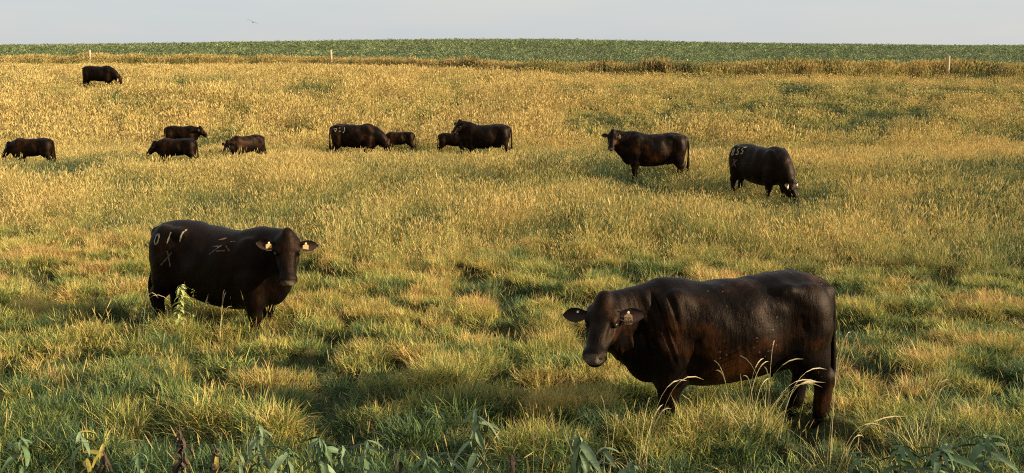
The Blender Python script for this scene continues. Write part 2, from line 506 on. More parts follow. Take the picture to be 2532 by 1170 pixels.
# 1d. rough tufts the animals have not grazed, round the feet of the two nearest cows
pts_ = []
for u_, d_, n_, r_ in ((1600, 7.75, 26, .28), (1680, 7.7, 30, .30), (1760, 7.9, 16, .3), (400, 11.7, 18, .3), (470, 11.5, 26, .35), (560, 11.4, 20, .4), (620, 11.3, 24, .3), (690, 11.3, 24, .3), (1100, 9.3, 40, .35), (320, 8.1, 24, .25), (700, 7.9, 40, .35), (2230, 8.6, 30, .3), (1300, 7.5, 26, .3), (800, 13.2, 30, .3), (560, 8.0, 22, .3)):
    q_ = place(u_, d_)
    for _ in range(n_): pts_.append((q_.x + random.gauss(0, r_ * .5), q_.y + random.gauss(0, r_ * .4)))
pts_ = np.array(pts_); x, y = pts_[:, 0], pts_[:, 1]
sc = rng.uniform(.8, 1.35, len(x)); dry = rng.normal(.66, .14, len(x))
scatter('ungrazed_tufts', TUFT, np.stack([x, y, zground(x, y)], 1), np.stack([sc, sc, sc], 1), np.clip(dry, 0, 1), rng.uniform(.3, 1, len(x)), 'straw coloured ungrazed tufts round the feet of the near cows', .22)

# 1c. sparse standing stems over the turf
x, y = wedge(900, 5.5, 17)
sc = rng.uniform(.45, .95, len(x))
dry = rng.uniform(.35, .8, len(x))
STEMS = [make_long(i, 5, 4, .10, .2, .45, .0048, (.35, .6)) for i in range(5)]
scatter('loose_stems', STEMS, np.stack([x, y, zground(x, y)], 1), np.stack([sc, sc, sc], 1), dry, rng.uniform(.3, .8, len(x)), 'loose seeding stems standing up through the grazed turf', .3)

# 2. standing long grass in the middle distance
def long_dry(x, y):
    p = fbm(x / 2.3, y / 3.2, 91, 4, .55); q = fbm(x / 9, y / 9, 93, 2)
    d = .63 + 1.25 * (p - .5) + .50 * (q - .5) + .10 * sstep(22, 42, y)
    dk = np.clip(.75 * sstep(.55, .68, fbm(x / 3.4, y / 3.6, 97, 3)) + lush_and_shadow(x, y), 0, 1.1)
    return d + .45 * (fbm(x / .7, y / .9, 98, 2) - .5) - .46 * dk, dk
x, y = wedge(26000, 15, 40, 2)
keep = y > long_edge(x) - 1 + rng.normal(0, .8, len(x)); x, y = x[keep], y[keep]
dry, dk = long_dry(x, y)
dry += rng.normal(0, .17, len(x))
sc = (.62 + .5 * fbm(x / 1.6, y / 1.6, 99, 2)) * rng.uniform(.8, 1.2, len(x)) * (1 - .28 * dk) * (.60 + .40 * sstep(-1.5, 2.5, y - long_edge(x)))
hs = (.86 - .08 * sstep(28, 34, y)) * trod(x, y)
scatter('long_grass', LONG, np.stack([x, y, zground(x, y)], 1), np.stack([sc * 1.2, sc * 1.2, sc * hs], 1), np.clip(dry, 0, 1), rng.uniform(.1, 1.0, len(x)), 'standing yellow seeding grass across the middle of the pasture', .14)

# 3. far pasture up to the fence
x, y = wedge(42000, 39, 103, 4)
fy = fence_y(x)
keep = y < fy + 1; x, y = x[keep], y[keep]
dry, dk = long_dry(x, y)
right = sstep(-3, 10, x) * sstep(42, 50, y)
dry = dry + .14 - .20 * right + rng.normal(0, .18, len(x))
sc = rng.uniform(.6, 1.3, len(x)) * (1 - .3 * dk) * (.7 + .7 * fbm(x / 2.2, y / 2.2, 310, 3))
hz = sc * (.86 - .40 * right - .34 * (1 - right) * sstep(60, 95, y)) * trod(x, y)
scatter('far_grass', FAR, np.stack([x, y, zground(x, y)], 1), np.stack([sc, sc, hz], 1), np.clip(dry, 0, 1), rng.uniform(0, 1.0, len(x)), 'tan and gold seeding grass on the far slope below the fence', .12)

# 4. rank growth along the fence line
n = 7000
x = rng.uniform(-62, 52, n); off = rng.normal(0, .9, n)
y = fence_y(x) + off
hh = (.38 + .62 * fbm(x / 3.0, x * 0 + 1.5, 101, 3)) * (1 + .25 * sstep(-5, 10, x) + .30 * (1 - sstep(-25, -10, x))) + .25 * (rng.uniform(0, 1, n) - .5)
dry = .58 + 1.6 * (fbm(x / 1.8, off * .6, 103, 3) - .5) + rng.normal(0, .12, n)
scatter('fence_line_growth', FAR, np.stack([x, y, zsoft(x, y)], 1), np.stack([hh * 1.1, hh * 1.1, hh * 1.3], 1), np.clip(dry, 0, 1), rng.uniform(0, .9, n), 'tall brown and tan weeds growing along the far fence', .12)

M_DOCK = grass_mat('rank_weed_leaves', [(0.0, (.035, .060, .028)), (.35, (.06, .075, .032)), (.5, (.10, .055, .032)), (.75, (.15, .075, .045)), (1.0, (.40, .26, .13))])
def make_dock(i):
    b = Blades()
    for _ in range(46):
        r = .33 * math.sqrt(random.random()); a = U_(0, 6.28); h = U_(.05, .8)
        b.blade((r * math.cos(a), r * math.sin(a), h), a + U_(-1, 1), U_(.1, 1.0), U_(.2, 1.4), U_(.10, .26), U_(.02, .05), random.random())
    for _ in range(5):
        r = .2; a = U_(0, 6.28)
        pts = b.blade((r * math.cos(a), r * math.sin(a), 0), a, U_(0, .15), .1, U_(.7, 1.05), .012, random.random(), 1)
        b.head(pts[-1] - Vector((0, 0, .1)), Vector((0, 0, 1)), U_(.15, .25), .05, random.random())
    return variant('dock_plant', b, M_DOCK)
DOCK = [make_dock(i) for i in range(5)]
n = 3400
x = rng.uniform(-20, 50, n); off = rng.normal(-.5, .55, n); y = fence_y(x) + off
cl = fbm(x / 2.0, x * 0 + 7.5, 131, 3)
keep = rng.uniform(0, 1, n) < np.clip((cl - .36) * 4, .04, 1) * sstep(-20, 2, x); x, y, cl, off = x[keep], y[keep], cl[keep], off[keep]
hh = (.50 + .9 * (cl - .4)) * rng.uniform(.7, 1.25, len(x))
dry = .45 + 2.0 * (fbm(x / 2.6, x * 0 + 3.5, 133, 2) - .5) + rng.normal(0, .1, len(x))
scatter('fence_line_weeds', DOCK, np.stack([x, y, zsoft(x, y)], 1), np.stack([hh, hh, hh * 1.05], 1), np.clip(dry, 0, 1), rng.uniform(0, .8, len(x)), 'dark rusty and green broad leaved weeds under the far fence', .12, 'weeds')

# 5. soybean crop beyond the fence
def make_bean(i):
    b = Blades()
    for _ in range(34):
        r = .45 * math.sqrt(random.random()); a = U_(0, 6.28); h = U_(.25, .62) * (1 - .5 * (r / .5) ** 2)
        c = Vector((r * math.cos(a), r * math.sin(a), h))
        az = U_(0, 6.28); el = U_(-.2, .9); d = Vector((math.cos(az) * math.cos(el), math.sin(az) * math.cos(el), math.sin(el)))
        sdv = d.cross(Vector((U_(-.4, .4), U_(-.4, .4), 1))).normalized() * .5
        L_ = U_(.10, .17)
        b.strip([c - d * L_ * .5, c, c + d * L_ * .5], [.02, U_(.07, .12)], sdv, 0, random.random(), 0)
    return variant('bean_plant', b, M_CROP)
BEAN = [make_bean(i) for i in range(6)]
PX = []
rows = np.arange(0, 215, .95)
for k, r0 in enumerate(rows):
    span = 0.55 * (64 + r0) + 12
    step = .70 if r0 < 60 else .95
    xs = np.arange(-span, span, step)
    xs = xs + rng.uniform(-.25, .25, len(xs))
    yy = fence_y(np.clip(xs, -40, 40)) * .0 + 66 + r0 + .04 * xs + rng.normal(0, .07, len(xs)) + 1.1 * np.sin(xs / 27.0)
    ok = yy > fence_y(xs) + 2.6
    PX.append(np.stack([xs[ok], yy[ok]], 1))
PX = np.concatenate(PX)
x, y = PX[:, 0], PX[:, 1]
gap = fbm(x / 6, y / 3.2, 111, 3)
keep = (rng.uniform(0, 1, len(x)) < np.where(gap > .62, .35, .96)) & (y < 275)
x, y, gap = x[keep], y[keep], gap[keep]
sc = rng.uniform(.8, 1.25, len(x)) * (1 + .45 * sstep(120, 220, y))
dry = .45 + .7 * (fbm(x / 5, y / 2.2, 113, 4) - .5) + rng.normal(0, .14, len(x)) + .05 * sstep(120, 220, y)
scatter('soybean_crop', BEAN, np.stack([x, y, zsoft(x, y)], 1), np.stack([sc, sc, sc * rng.uniform(.8, 1.15, len(x))], 1), np.clip(dry, 0, 1), rng.uniform(-.1, 1.1, len(x)), 'low dark green row crop covering the hill to the horizon', .12, 'crop')

# ------------------------------------------------------------------ cattle: one implicit body each, meshed with surface nets
def surface_nets(F, org, h):
    S = F < 0
    nx, ny, nz = F.shape
    def c(a, i, j, k): return a[i:nx - 1 + i, j:ny - 1 + j, k:nz - 1 + k]
    cnt = sum(c(S, i, j, k).astype(np.int8) for i in (0, 1) for j in (0, 1) for k in (0, 1))
    act = (cnt > 0) & (cnt < 8)
    I, J, K = np.nonzero(act)
    acc = np.zeros((len(I), 3)); num = np.zeros(len(I))
    cor = [(i, j, k) for i in (0, 1) for j in (0, 1) for k in (0, 1)]
    for p in cor:
        for q in cor:
            if sum(q) - sum(p) == 1 and all(b >= a_ for a_, b in zip(p, q)):
                f0 = F[I + p[0], J + p[1], K + p[2]]; f1 = F[I + q[0], J + q[1], K + q[2]]
                x = (f0 < 0) != (f1 < 0)
                t = np.where(x, f0 / np.where(x, f0 - f1, 1), 0)
                P = np.array(p)[None] + (np.array(q) - np.array(p))[None] * t[:, None]
                acc += P * x[:, None]; num += x
    V = (acc / num[:, None] + np.stack([I, J, K], 1)) * h + np.array(org)
    idx = np.full(act.shape, -1, np.int64); idx[I, J, K] = np.arange(len(I))
    Qs = []
    for ax in range(3):
        o1, o2 = [(1, 2), (2, 0), (0, 1)][ax]
        sl0 = [slice(1, -1)] * 3; sl1 = [slice(1, -1)] * 3
        sl0[ax] = slice(0, -1); sl1[ax] = slice(1, None)
        s0, s1 = S[tuple(sl0)], S[tuple(sl1)]
        for flip in (0, 1):
            m_ = (s0 & ~s1) if not flip else (~s0 & s1)
            e = np.stack(np.nonzero(m_), 1)
            off = np.ones(3, int); off[ax] = 0
            e = e + off
            d1 = np.zeros(3, int); d1[o1] = 1; d2 = np.zeros(3, int); d2[o2] = 1
            g = lambda q: idx[q[:, 0], q[:, 1], q[:, 2]]
            a_, b_, c_, d_ = g(e - d1 - d2), g(e - d2), g(e), g(e - d1)
            Qs.append(np.stack([a_, b_, c_, d_] if not flip else [d_, c_, b_, a_], 1))
    return V, np.concatenate(Qs)

class Field:
    def __init__(s, lo, hi, h):
        s.h = h; s.lo = np.array(lo, float)
        n = np.ceil((np.array(hi) - s.lo) / h).astype(int) + 1
        s.ax = [s.lo[i] + h * np.arange(n[i]) for i in range(3)]
        s.F = np.full(n, .6, np.float32)
    def _sub(s, lo, hi):
        sl = []
        for i in range(3):
            a_ = int(np.clip(np.floor((lo[i] - s.lo[i]) / s.h), 0, len(s.ax[i]) - 1))
            b_ = int(np.clip(np.ceil((hi[i] - s.lo[i]) / s.h) + 1, 1, len(s.ax[i])))
            sl.append(slice(a_, max(b_, a_ + 1)))
        X = np.meshgrid(*[s.ax[i][sl[i]] for i in range(3)], indexing='ij')
        return tuple(sl), np.stack(X, -1)
    def _mix(s, sl, f, k, cut=False):
        A = s.F[sl]
        if cut:
            f = -f; hh = np.clip(.5 - .5 * (f - A) / k, 0, 1)
            hh = np.clip(.5 - .5 * (A - f) / k, 0, 1)
            s.F[sl] = A + (f - A) * hh + k * hh * (1 - hh)
            return
        hh = np.clip(.5 + .5 * (f - A) / k, 0, 1)
        s.F[sl] = f + (A - f) * hh - k * hh * (1 - hh)
    def ell(s, c, r, k=.05, ax=None, cut=False):
        c = np.array(c, float); r = np.array(r, float); R = r.max() + k + .03
        sl, P = s._sub(c - R, c + R)
        q = P - c
        if ax is not None: q = q @ np.array(ax, float).T       # rows: local axes
        k0 = np.linalg.norm(q / r, axis=-1); k1 = np.linalg.norm(q / (r * r), axis=-1) + 1e-9
        s._mix(sl, (k0 * (k0 - 1) / k1).astype(np.float32), k, cut)
    def cone(s, a_, b_, ra, rb, k=.05, sq=None, cut=False):
        """tapered capsule; sq=(unit axis, factor) widens the section along that axis"""
        a_ = np.array(a_, float); b_ = np.array(b_, float)
        R = max(ra, rb) * (max(1, sq[1]) if sq else 1) + k + .03
        sl, P = s._sub(np.minimum(a_, b_) - R, np.maximum(a_, b_) + R)
        ab = b_ - a_; t = np.clip(((P - a_) @ ab) / (ab @ ab), 0, 1)
        q = P - a_ - t[..., None] * ab
        if sq:
            n_ = np.array(sq[0], float); d = q @ n_
            q = q - (1 - 1 / sq[1]) * d[..., None] * n_
        s._mix(sl, (np.linalg.norm(q, axis=-1) - (ra + (rb - ra) * t)).astype(np.float32), k, cut)
    def sweep(s, xs, top, bot, wid, k=.06, ex=2.25, yc=None):
        """body of superelliptic sections along x"""
        xs = np.array(xs, float)
        sl, P = s._sub((xs[0] - .1, -.6, min(bot) - .12), (xs[-1] + .1, .6, max(top) + .12))
        X = P[..., 0]; x1 = X[:, 0, 0]
        def itp(v):
            v = np.array(v, float); d = np.gradient(v, xs)
            i = np.clip(np.searchsorted(xs, x1) - 1, 0, len(xs) - 2); hh = xs[i + 1] - xs[i]; t = np.clip((x1 - xs[i]) / hh, 0, 1)
            return ((2 * t**3 - 3 * t**2 + 1) * v[i] + (t**3 - 2 * t**2 + t) * hh * d[i] + (-2 * t**3 + 3 * t**2) * v[i + 1] + (t**3 - t**2) * hh * d[i + 1])[:, None, None]
        T, B, W = itp(top), itp(bot), itp(wid)
        cz = B + (T - B) * .55; H = np.where(P[..., 2] > cz, T - cz, cz - B)
        # flatter over the ribs, narrower over the spine
        up = np.clip((P[..., 2] - cz) / (T - cz), 0, 1)
        Wl = W * (1 - .10 * up ** 2)
        yy = P[..., 1] if yc is None else P[..., 1] - itp(yc)
        r = (np.abs(yy / Wl) ** ex + np.abs((P[..., 2] - cz) / H) ** ex) ** (1 / ex)
        f = (r - 1) * np.minimum(Wl, H) * .9
        out_ = np.maximum(xs[0] - X, X - xs[-1])
        f = np.where(out_ > 0, np.sqrt(np.maximum(f, 0) ** 2 + out_ ** 2), f)
        s._mix(sl, f.astype(np.float32), k)

def coat_mat(name, dirt=0.0, brown=.5, seed=0.0):
    t = NT(name); tc = t.n('ShaderNodeTexCoord'); P = tc.outputs['Object']
    mp_ = t.n('ShaderNodeMapping'); mp_.inputs['Location'].default_value = (seed, seed * .7, 0); t.l(P, mp_.inputs['Vector']); Q_ = mp_.outputs[0]
    big = t.noise(Q_, 2.6, 4, .6); st = t.noise(t.mapping(Q_, (1.0, 1.0, .22)), 26, 4, .65); fine = t.noise(t.mapping(Q_, (1, 1, .35)), 150, 3, .7)
    f = t.math('ADD', t.math('MULTIPLY', big, .75), t.math('MULTIPLY', st, .25))
    c = t.ramp(f, [(.42, (.0026, .0023, .0026)), (.52, (.0060, .0034, .0024)), (.67, (.006 + .036 * brown, .0034 + .0115 * brown, .0024 + .0024 * brown))])  # brown patches paint warm sun sheen onto the black hair
    if dirt:
        v = t.n('ShaderNodeTexVoronoi'); v.inputs['Scale'].default_value = 26; t.l(Q_, v.inputs['Vector'])
        zone = t.noise(Q_, 3.4, 3, .6)
        mk = t.math('MULTIPLY', t.math('LESS_THAN', v.outputs['Distance'], t.math('MULTIPLY', zone, .34)), t.math('GREATER_THAN', zone, .56))
        sepp = t.n('ShaderNodeSeparateXYZ'); t.l(P, sepp.inputs[0])
        mk = t.math('MULTIPLY', mk, t.math('LESS_THAN', sepp.outputs[0], .25))
        c = t.mix(t.math('MULTIPLY', mk, dirt), c, (.12, .085, .05))
    mz = t.attr('muzzle').outputs['Fac']
    c = t.mix(mz, c, (.15, .11, .08))
    hs_ = t.n('ShaderNodeHueSaturation'); t.l(c, hs_.inputs['Color']); t.l(t.math('ADD', t.math('MULTIPLY', fine, 1.5), .05), hs_.inputs['Value']); c = hs_.outputs[0]
    t.l(c, t.b.inputs['Base Color'])
    rg = t.math('SUBTRACT', t.math('ADD', .35, t.math('MULTIPLY', st, .24)), t.math('MULTIPLY', mz, .16))
    t.l(rg, t.b.inputs['Roughness'])
    t.b.inputs['Specular IOR Level'].default_value = .12
    t.b.inputs['Specular Tint'].default_value = (.92, .55, .32, 1)
    t.b.inputs['Sheen Weight'].default_value = .0
    t.b.inputs['Sheen Roughness'].default_value = .45
    t.b.inputs['Sheen Tint'].default_value = (.62, .34, .18, 1)
    b1 = t.n('ShaderNodeBump'); b1.inputs['Strength'].default_value = .75; b1.inputs['Distance'].default_value = .012
    t.l(t.math('ADD', t.math('MULTIPLY', st, .8), t.math('MULTIPLY', fine, .35)), b1.inputs['Height'])
    t.l(b1.outputs[0], t.b.inputs['Normal'])
    return t.m
COAT = coat_mat('black_coat', 0, .22, 0)  # little painted sun sheen, for flanks the sun misses
COAT_DIRT_SHEEN = coat_mat('black_coat_dirt_painted_sheen', .8, 1.35, 3.1)  # dung specks plus strong painted sun sheen
COAT_CALF = coat_mat('calf_coat_painted_sheen', 0, .7, 7.7)  # the brown is sun sheen put into the colour
M_EYE = simple_mat('wet_dark_eye', (.008, .006, .005), .08, 0, 10, .8)
M_TAG = simple_mat('pale_yellow_tag_plastic', (.62, .42, .16), .4, .1, 60)
M_TAGTAN = simple_mat('worn_tan_tag_plastic', (.34, .20, .09), .45, .2, 60)
M_INK = simple_mat('black_tag_ink', (.012, .011, .01), .6, .1, 60)
M_BRAND = simple_mat('bleached_brand_hair', (.24, .21, .14), .8, .45, 120, .2, bump=.4)
M_BRANDDIM = simple_mat('faded_brand_hair', (.085, .060, .038), .8, .4, 120, .2, bump=.4)
M_EAR = simple_mat('ear_skin', (.030, .012, .007), .7, .3, 40, .3, trans=.10)
M_STUD = simple_mat('white_tag_button', (.75, .73, .68), .4, .05)

def tube_mesh(name, pts, rads, n=8):
    pts = [Vector(p) for p in pts]; V = []; Q = []
    for i, (p, r) in enumerate(zip(pts, rads)):
        d = (pts[min(i + 1, len(pts) - 1)] - pts[max(i - 1, 0)]).normalized()
        u_ = d.cross(Vector((0, 1, .01)))
        if u_.length < .05: u_ = d.cross(Vector((1, 0, 0)))
        u_.normalize(); v_ = d.cross(u_)
        for k in range(n):
            a_ = k * 2 * math.pi / n; V.append(p + (u_ * math.cos(a_) + v_ * math.sin(a_)) * r)
    for i in range(len(pts) - 1):
        for k in range(n):
            Q.append((i * n + k, i * n + (k + 1) % n, (i + 1) * n + (k + 1) % n, (i + 1) * n + k))
    me = bpy.data.meshes.new(name); me.from_pydata([tuple(v) for v in V], [], Q + [tuple(range(n))[::-1], tuple(range(len(V) - n, len(V)))])
    me.update(); return me

def bez(a_, b_, c_, t): return (1 - t) ** 2 * a_ + 2 * t * (1 - t) * b_ + t * t * c_

def ear_mesh(name, base, direc, face, length, width):
    """cupped, leaf-shaped ear with thickness; direc runs to the tip, face is where the cup opens"""
    d = direc.normalized(); f = (face - d * face.dot(d)).normalized(); s_ = d.cross(f)
    nu, nv = 12, 9; V = []; Q = []
    prof = [.44, .56, .72, .86, .96, 1.0, .99, .94, .83, .66, .42, .08]
    for sidef in (1, -1):
        for i in range(nu):
            t = i / (nu - 1); wd = width * .5 * prof[i]
            for j in range(nv):
                v = -1 + 2 * j / (nv - 1)
                cup = (.55 * (1 - t) + .22) * wd * (v * v) * 1.15 - .006
                th = .0055 * (1 - abs(v) ** 3) * (1 - .6 * t) + .0008
                droop = -.02 * t * t
                V.append(base + d * (length * t) + s_ * (v * wd * (1 - .12 * v * v)) + f * (cup + sidef * th) + Vector((0, 0, droop)))
    def ix(sf, i, j): return sf * nu * nv + i * nv + j
    for sf in (0, 1):
        for i in range(nu - 1):
            for j in range(nv - 1):
                q = (ix(sf, i, j), ix(sf, i, j + 1), ix(sf, i + 1, j + 1), ix(sf, i + 1, j))
                Q.append(q if sf else q[::-1])
    for i in range(nu - 1):
        Q.append((ix(0, i, 0), ix(0, i + 1, 0), ix(1, i + 1, 0), ix(1, i, 0)))
        Q.append((ix(0, i + 1, nv - 1), ix(0, i, nv - 1), ix(1, i, nv - 1), ix(1, i + 1, nv - 1)))
    for j in range(nv - 1):
        Q.append((ix(0, nu - 1, j), ix(0, nu - 1, j + 1), ix(1, nu - 1, j + 1), ix(1, nu - 1, j)))
    me = bpy.data.meshes.new(name); me.from_pydata([tuple(v) for v in V], [], Q); me.update()
    return me, d, f, s_

DIG = {'0': [[(.2, 0), (0, .3), (.05, .8), (.35, 1), (.5, .7), (.45, .2), (.2, 0)]], '1': [[(.15, 0), (.35, 1)]], '7': [[(0, 1), (.5, 1), (.2, 0)]],
       '6': [[(.45, 1), (.05, .5), (.1, .05), (.4, .05), (.45, .4), (.1, .5)]], '3': [[(0, .95), (.45, .9), (.2, .55), (.48, .3), (.3, 0), (0, .08)]],
       '8': [[(.25, .5), (.02, .75), (.25, 1), (.48, .78), (.25, .5), (0, .25), (.22, 0), (.48, .25), (.25, .5)]],
       '5': [[(.48, 1), (.15, .95), (.1, .55), (.4, .5), (.38, .1), (0, 0)]], '9': [[(.45, .6), (.1, .55), (.1, .95), (.42, 1), (.45, .6), (.15, 0)]],
       'X': [[(0, 0), (.6, .95)], [(.42, 0), (.12, 1)]]}

def brand(root, bvh, strokes, side, wd, mat, label=None):
    """strokes: polylines in body (x, z); projected from the side onto the hide and laid 2.5 mm proud"""
    for st in strokes:
        P_ = []
        for i in range(len(st) - 1):
            n_ = max(2, int(math.dist(st[i], st[i + 1]) / .02))
            for k in range(n_): P_.append((st[i][0] + (st[i + 1][0] - st[i][0]) * k / n_, st[i][1] + (st[i + 1][1] - st[i][1]) * k / n_))
        P_.append(st[-1])
        V = []; ok = True
        for i, p in enumerate(P_):
            q0 = P_[max(0, i - 1)]; q1 = P_[min(len(P_) - 1, i + 1)]
            dx, dz = q1[0] - q0[0], q1[1] - q0[1]; ln = math.hypot(dx, dz) or 1; nx_, nz_ = -dz / ln, dx / ln
            wv = wd * .5 * (1 + .35 * math.sin(i * 1.9 + st[0][0] * 40))
            for s_ in (-1, 1):
                x_, z_ = p[0] + nx_ * wv * s_, p[1] + nz_ * wv * s_
                hit = bvh.ray_cast(Vector((x_, side * 1.2, z_)), Vector((0, -side, 0)))
                if hit[0] is None: ok = False; break
                V.append(hit[0] + hit[1].normalized() * .003)
            if not ok: break
        if not ok or len(V) < 4: continue
        Fq = [(2 * i, 2 * i + 1, 2 * i + 3, 2 * i + 2) for i in range(len(V) // 2 - 1)]
        me = bpy.data.meshes.new('brand_mark'); me.from_pydata([tuple(v) for v in V], [], Fq); me.update()
        o = link('brand_mark', me, mat, root, True)
        if label: o['label'] = label

def text_strokes(txt, x0, z0, h, dx, slant=.2, flip=1, dz=0.0):
    res = []
    for i, ch in enumerate(txt):
        for st in DIG[ch]:
            res.append([(x0 + flip * (i * dx + a_ * h * .8 + slant * b_ * h), z0 + i * dz + b_ * h) for a_, b_ in st])
    return res

def make_cow(name, label, pos, heading, P, yaw, pit, scale=1.0, calf=False, h=.016, roll=0, slope=0, legs=(0, 0, 0, 0),
             ear_len=.195, ear_az=(8, 8), ear_up=(0, 0), tags=(None, None), coat=None, belly=0.0, mid=None, tail_side=0, brands=None,
             wrinkle=0, group=None, cat=None, fat=1.0, tail_bend=0.0, spine_bend=0.0, head_scale=1.06, zoff=0.0):
    pos = Vector(pos) + Vector((0, 0, zoff))
    """P: poll in body space; yaw/pit: direction of the face; heading: degrees from +X"""
    P = np.array(P, float)
    y_, p_ = math.radians(yaw), math.radians(pit)
    A = np.array((math.cos(p_) * math.cos(y_), math.cos(p_) * math.sin(y_), -math.sin(p_)))
    Sx = np.array((-math.sin(y_), math.cos(y_), 0.0))
    r_ = math.radians(roll)
    Up = np.cross(A, Sx)
    Sx, Up = Sx * math.cos(r_) + Up * math.sin(r_), Up * math.cos(r_) - Sx * math.sin(r_)
    AX = np.stack([A, Sx, Up])
    hs = head_scale * (1.16 if calf else 1.0)
    def hp(a_, s_=0, u_=0): return P + (A * a_ + Sx * s_ + Up * u_) * hs
    pts = np.array([hp(.55), hp(0, 0, .1), hp(.3, .2), hp(.3, -.2), (0, 0, 0)])
    lo = np.minimum(pts.min(0) - .12, (-1.02, -.46, -.02)); hi = np.maximum(pts.max(0) + .12, (.95, .46, 1.46))
    f = Field(lo, hi, h)
    W = (.80 if calf else 1.0) * fat; bz = (.09 if calf else 0) - belly
    xs = [-.88, -.80, -.66, -.48, -.25, 0, .25, .45, .60, .74, .84]
    f.sweep(xs, [1.20, 1.27, 1.335, 1.36, 1.325, 1.305, 1.305, 1.33, 1.30, 1.20, 1.06],
            [.88 , .74 + bz * .3, .64 + bz, .56 + bz, .49 + bz, .455 + bz, .455 + bz, .48 + bz * .8, .50 + bz * .6, .56, .74],
            [q * W for q in [.13, .215, .275, .305, .355, .37, .345, .285, .24, .19, .11]], .06)
    # hooks, pins, hollow flank, shoulder and thigh masses
    for s_ in (1, -1):
        f.ell((-.46, s_ * .24 * W, 1.235), (.09, .05, .055), .09)
        f.ell((-.84, s_ * .10, 1.17), (.06, .045, .06), .07)
        f.ell((.50, s_ * .205 * W, .98), (.19, .10, .31), .07)
        f.ell((.44, s_ * .20 * W, .78), (.14, .085, .14), .06)
        f.ell((-.64, s_ * .215 * W, 1.0), (.20, .13, .30), .06)
        f.ell((-.50, s_ * .225 * W, .74), (.13, .08, .16), .07)
        f.ell((-.29, s_ * .43 * W, 1.05), (.13, .085, .17), .09, cut=True)
    lx = legs
    for i, s_ in enumerate((1, -1)):
        x0 = .50; dx_ = lx[i]; yy = s_ * .185 * W
        f.cone((x0, yy, .82), (x0 + dx_ * .4, yy, .55), .135, .112, .06, ((1, 0, 0), 1.4))
        f.cone((x0 + dx_ * .4, yy, .56), (x0 + .01 + dx_ * .75, yy, .36), .098, .066, .04, ((1, 0, 0), 1.3))
        f.ell((x0 + .015 + dx_ * .75, yy, .36), (.065, .058, .07), .03)
        f.cone((x0 + .01 + dx_ * .75, yy, .34), (x0 + dx_, yy, .13), .054, .050, .03, ((1, 0, 0), 1.15))
        f.ell((x0 + dx_, yy, .12), (.05, .046, .05), .03)
        f.cone((x0 + dx_, yy, .12), (x0 + .045 + dx_, yy, .035), .042, .055, .02)
    for i, s_ in enumerate((1, -1)):
        dx_ = lx[2 + i]; yy = s_ * .185 * W; hk = -.80 + dx_ * .75
        f.cone((-.62, yy, .86), (-.66 + dx_ * .35, yy, .62), .16, .12, .06, ((1, 0, 0), 1.35))
        f.cone((-.66 + dx_ * .35, yy, .64), (hk + .03, yy, .46), .115, .070, .05, ((1, 0, 0), 1.6))
        f.ell((hk, yy, .47), (.095, .055, .085), .03)
        f.cone((hk, yy, .45), (-.77 + dx_, yy, .14), .060, .053, .03, ((1, 0, 0), 1.35))
        f.ell((-.77 + dx_, yy, .13), (.052, .047, .05), .03)
        f.cone((-.77 + dx_, yy, .12), (-.715 + dx_, yy, .035), .042, .056, .02)
    if not calf:
        f.ell((-.44, 0, .58), (.15, .11, .10), .05)
        for s_ in (1, -1): f.cone((-.40, s_ * .05, .52), (-.39, s_ * .055, .45), .018, .012, .015)
    # brisket and neck
    f.ell((.70, 0, .70), (.17, .14, .21), .09)
    Wt = np.array((.40, 0, 1.21)); nape = hp(-.03, 0, -.09); thr = hp(.10, 0, -.19); cen = hp(.02, 0, -.14)
    Md = np.array((.58, 0, 1.06)); Lw = np.array((.70, 0, .80))
    sc_ = .85 if calf else 1.0
    dirn = (cen - Md); dirn = dirn / np.linalg.norm(dirn)
    for (a_, b_, ra, rb, cz_) in ((Wt, nape, .12, .085, .45), (Md, cen, .20, .12, .5), (Lw, thr, .165, .075, .5)):
        m_ = (a_ + b_) / 2 + (np.array(mid) if mid is not None else np.array((.10, 0, 0))) 
        prev = a_
        for k in range(1, 6):
            q = bez(a_, m_, b_, k / 5)
            r0 = ra + (rb - ra) * (k - 1) / 5; r1 = ra + (rb - ra) * k / 5
            f.cone(prev, q, r0 * sc_, r1 * sc_, .09); prev = q
    # dewlap
    f.cone(np.array((.78, 0, .70)), bez(np.array((.78, 0, .70)), (np.array((.78, 0, .7)) + thr) / 2 + np.array((.06, 0, -.04)), thr, .6), .06, .05, .08)
    # head
    H = lambda c_, r_e, k, cut=False: f.ell(hp(*c_), np.array(r_e) * hs, k, AX, cut)
    H((.07, 0, -.07), (.135, .128, .115), .04)
    H((-.02, 0, .022), (.075, .062, .058), .05)
    f.cone(hp(.10, 0, -.085), hp(.27, 0, -.085), .100 * hs, .080 * hs, .04, (Sx, 1.22))
    f.cone(hp(.25, 0, -.088), hp(.41, 0, -.098), .084 * hs, .070 * hs, .04, (Sx, 1.15))
    H((.440, 0, -.10), (.066, .098, .074), .03)
    H((.450, 0, -.150), (.05, .062, .035), .03)
    f.cone(hp(.10, 0, -.17), hp(.38, 0, -.155), .082 * hs, .052 * hs, .05)
    for s_ in (1, -1):
        H((.15, s_ * .072, -.14), (.12, .052, .10), .04)
        H((.135, s_ * .102, -.035), (.05, .030, .032), .03)
        H((.04, s_ * .085, -.05), (.05, .05, .045), .03)
        H((.16, s_ * .140, -.060), (.028, .018, .018), .015, True)
        H((.27, s_ * .096, -.05), (.085, .020, .030), .04, True)
        H((.492, s_ * .050, -.075), (.024, .020, .017), .012, True)
    for s_ in (1, -1): f.cone(hp(.44, s_ * .088, -.135), hp(.505, s_ * .01, -.138), .008, .007, .008, cut=True)
    V, Q = surface_nets(f.F, f.lo, h)
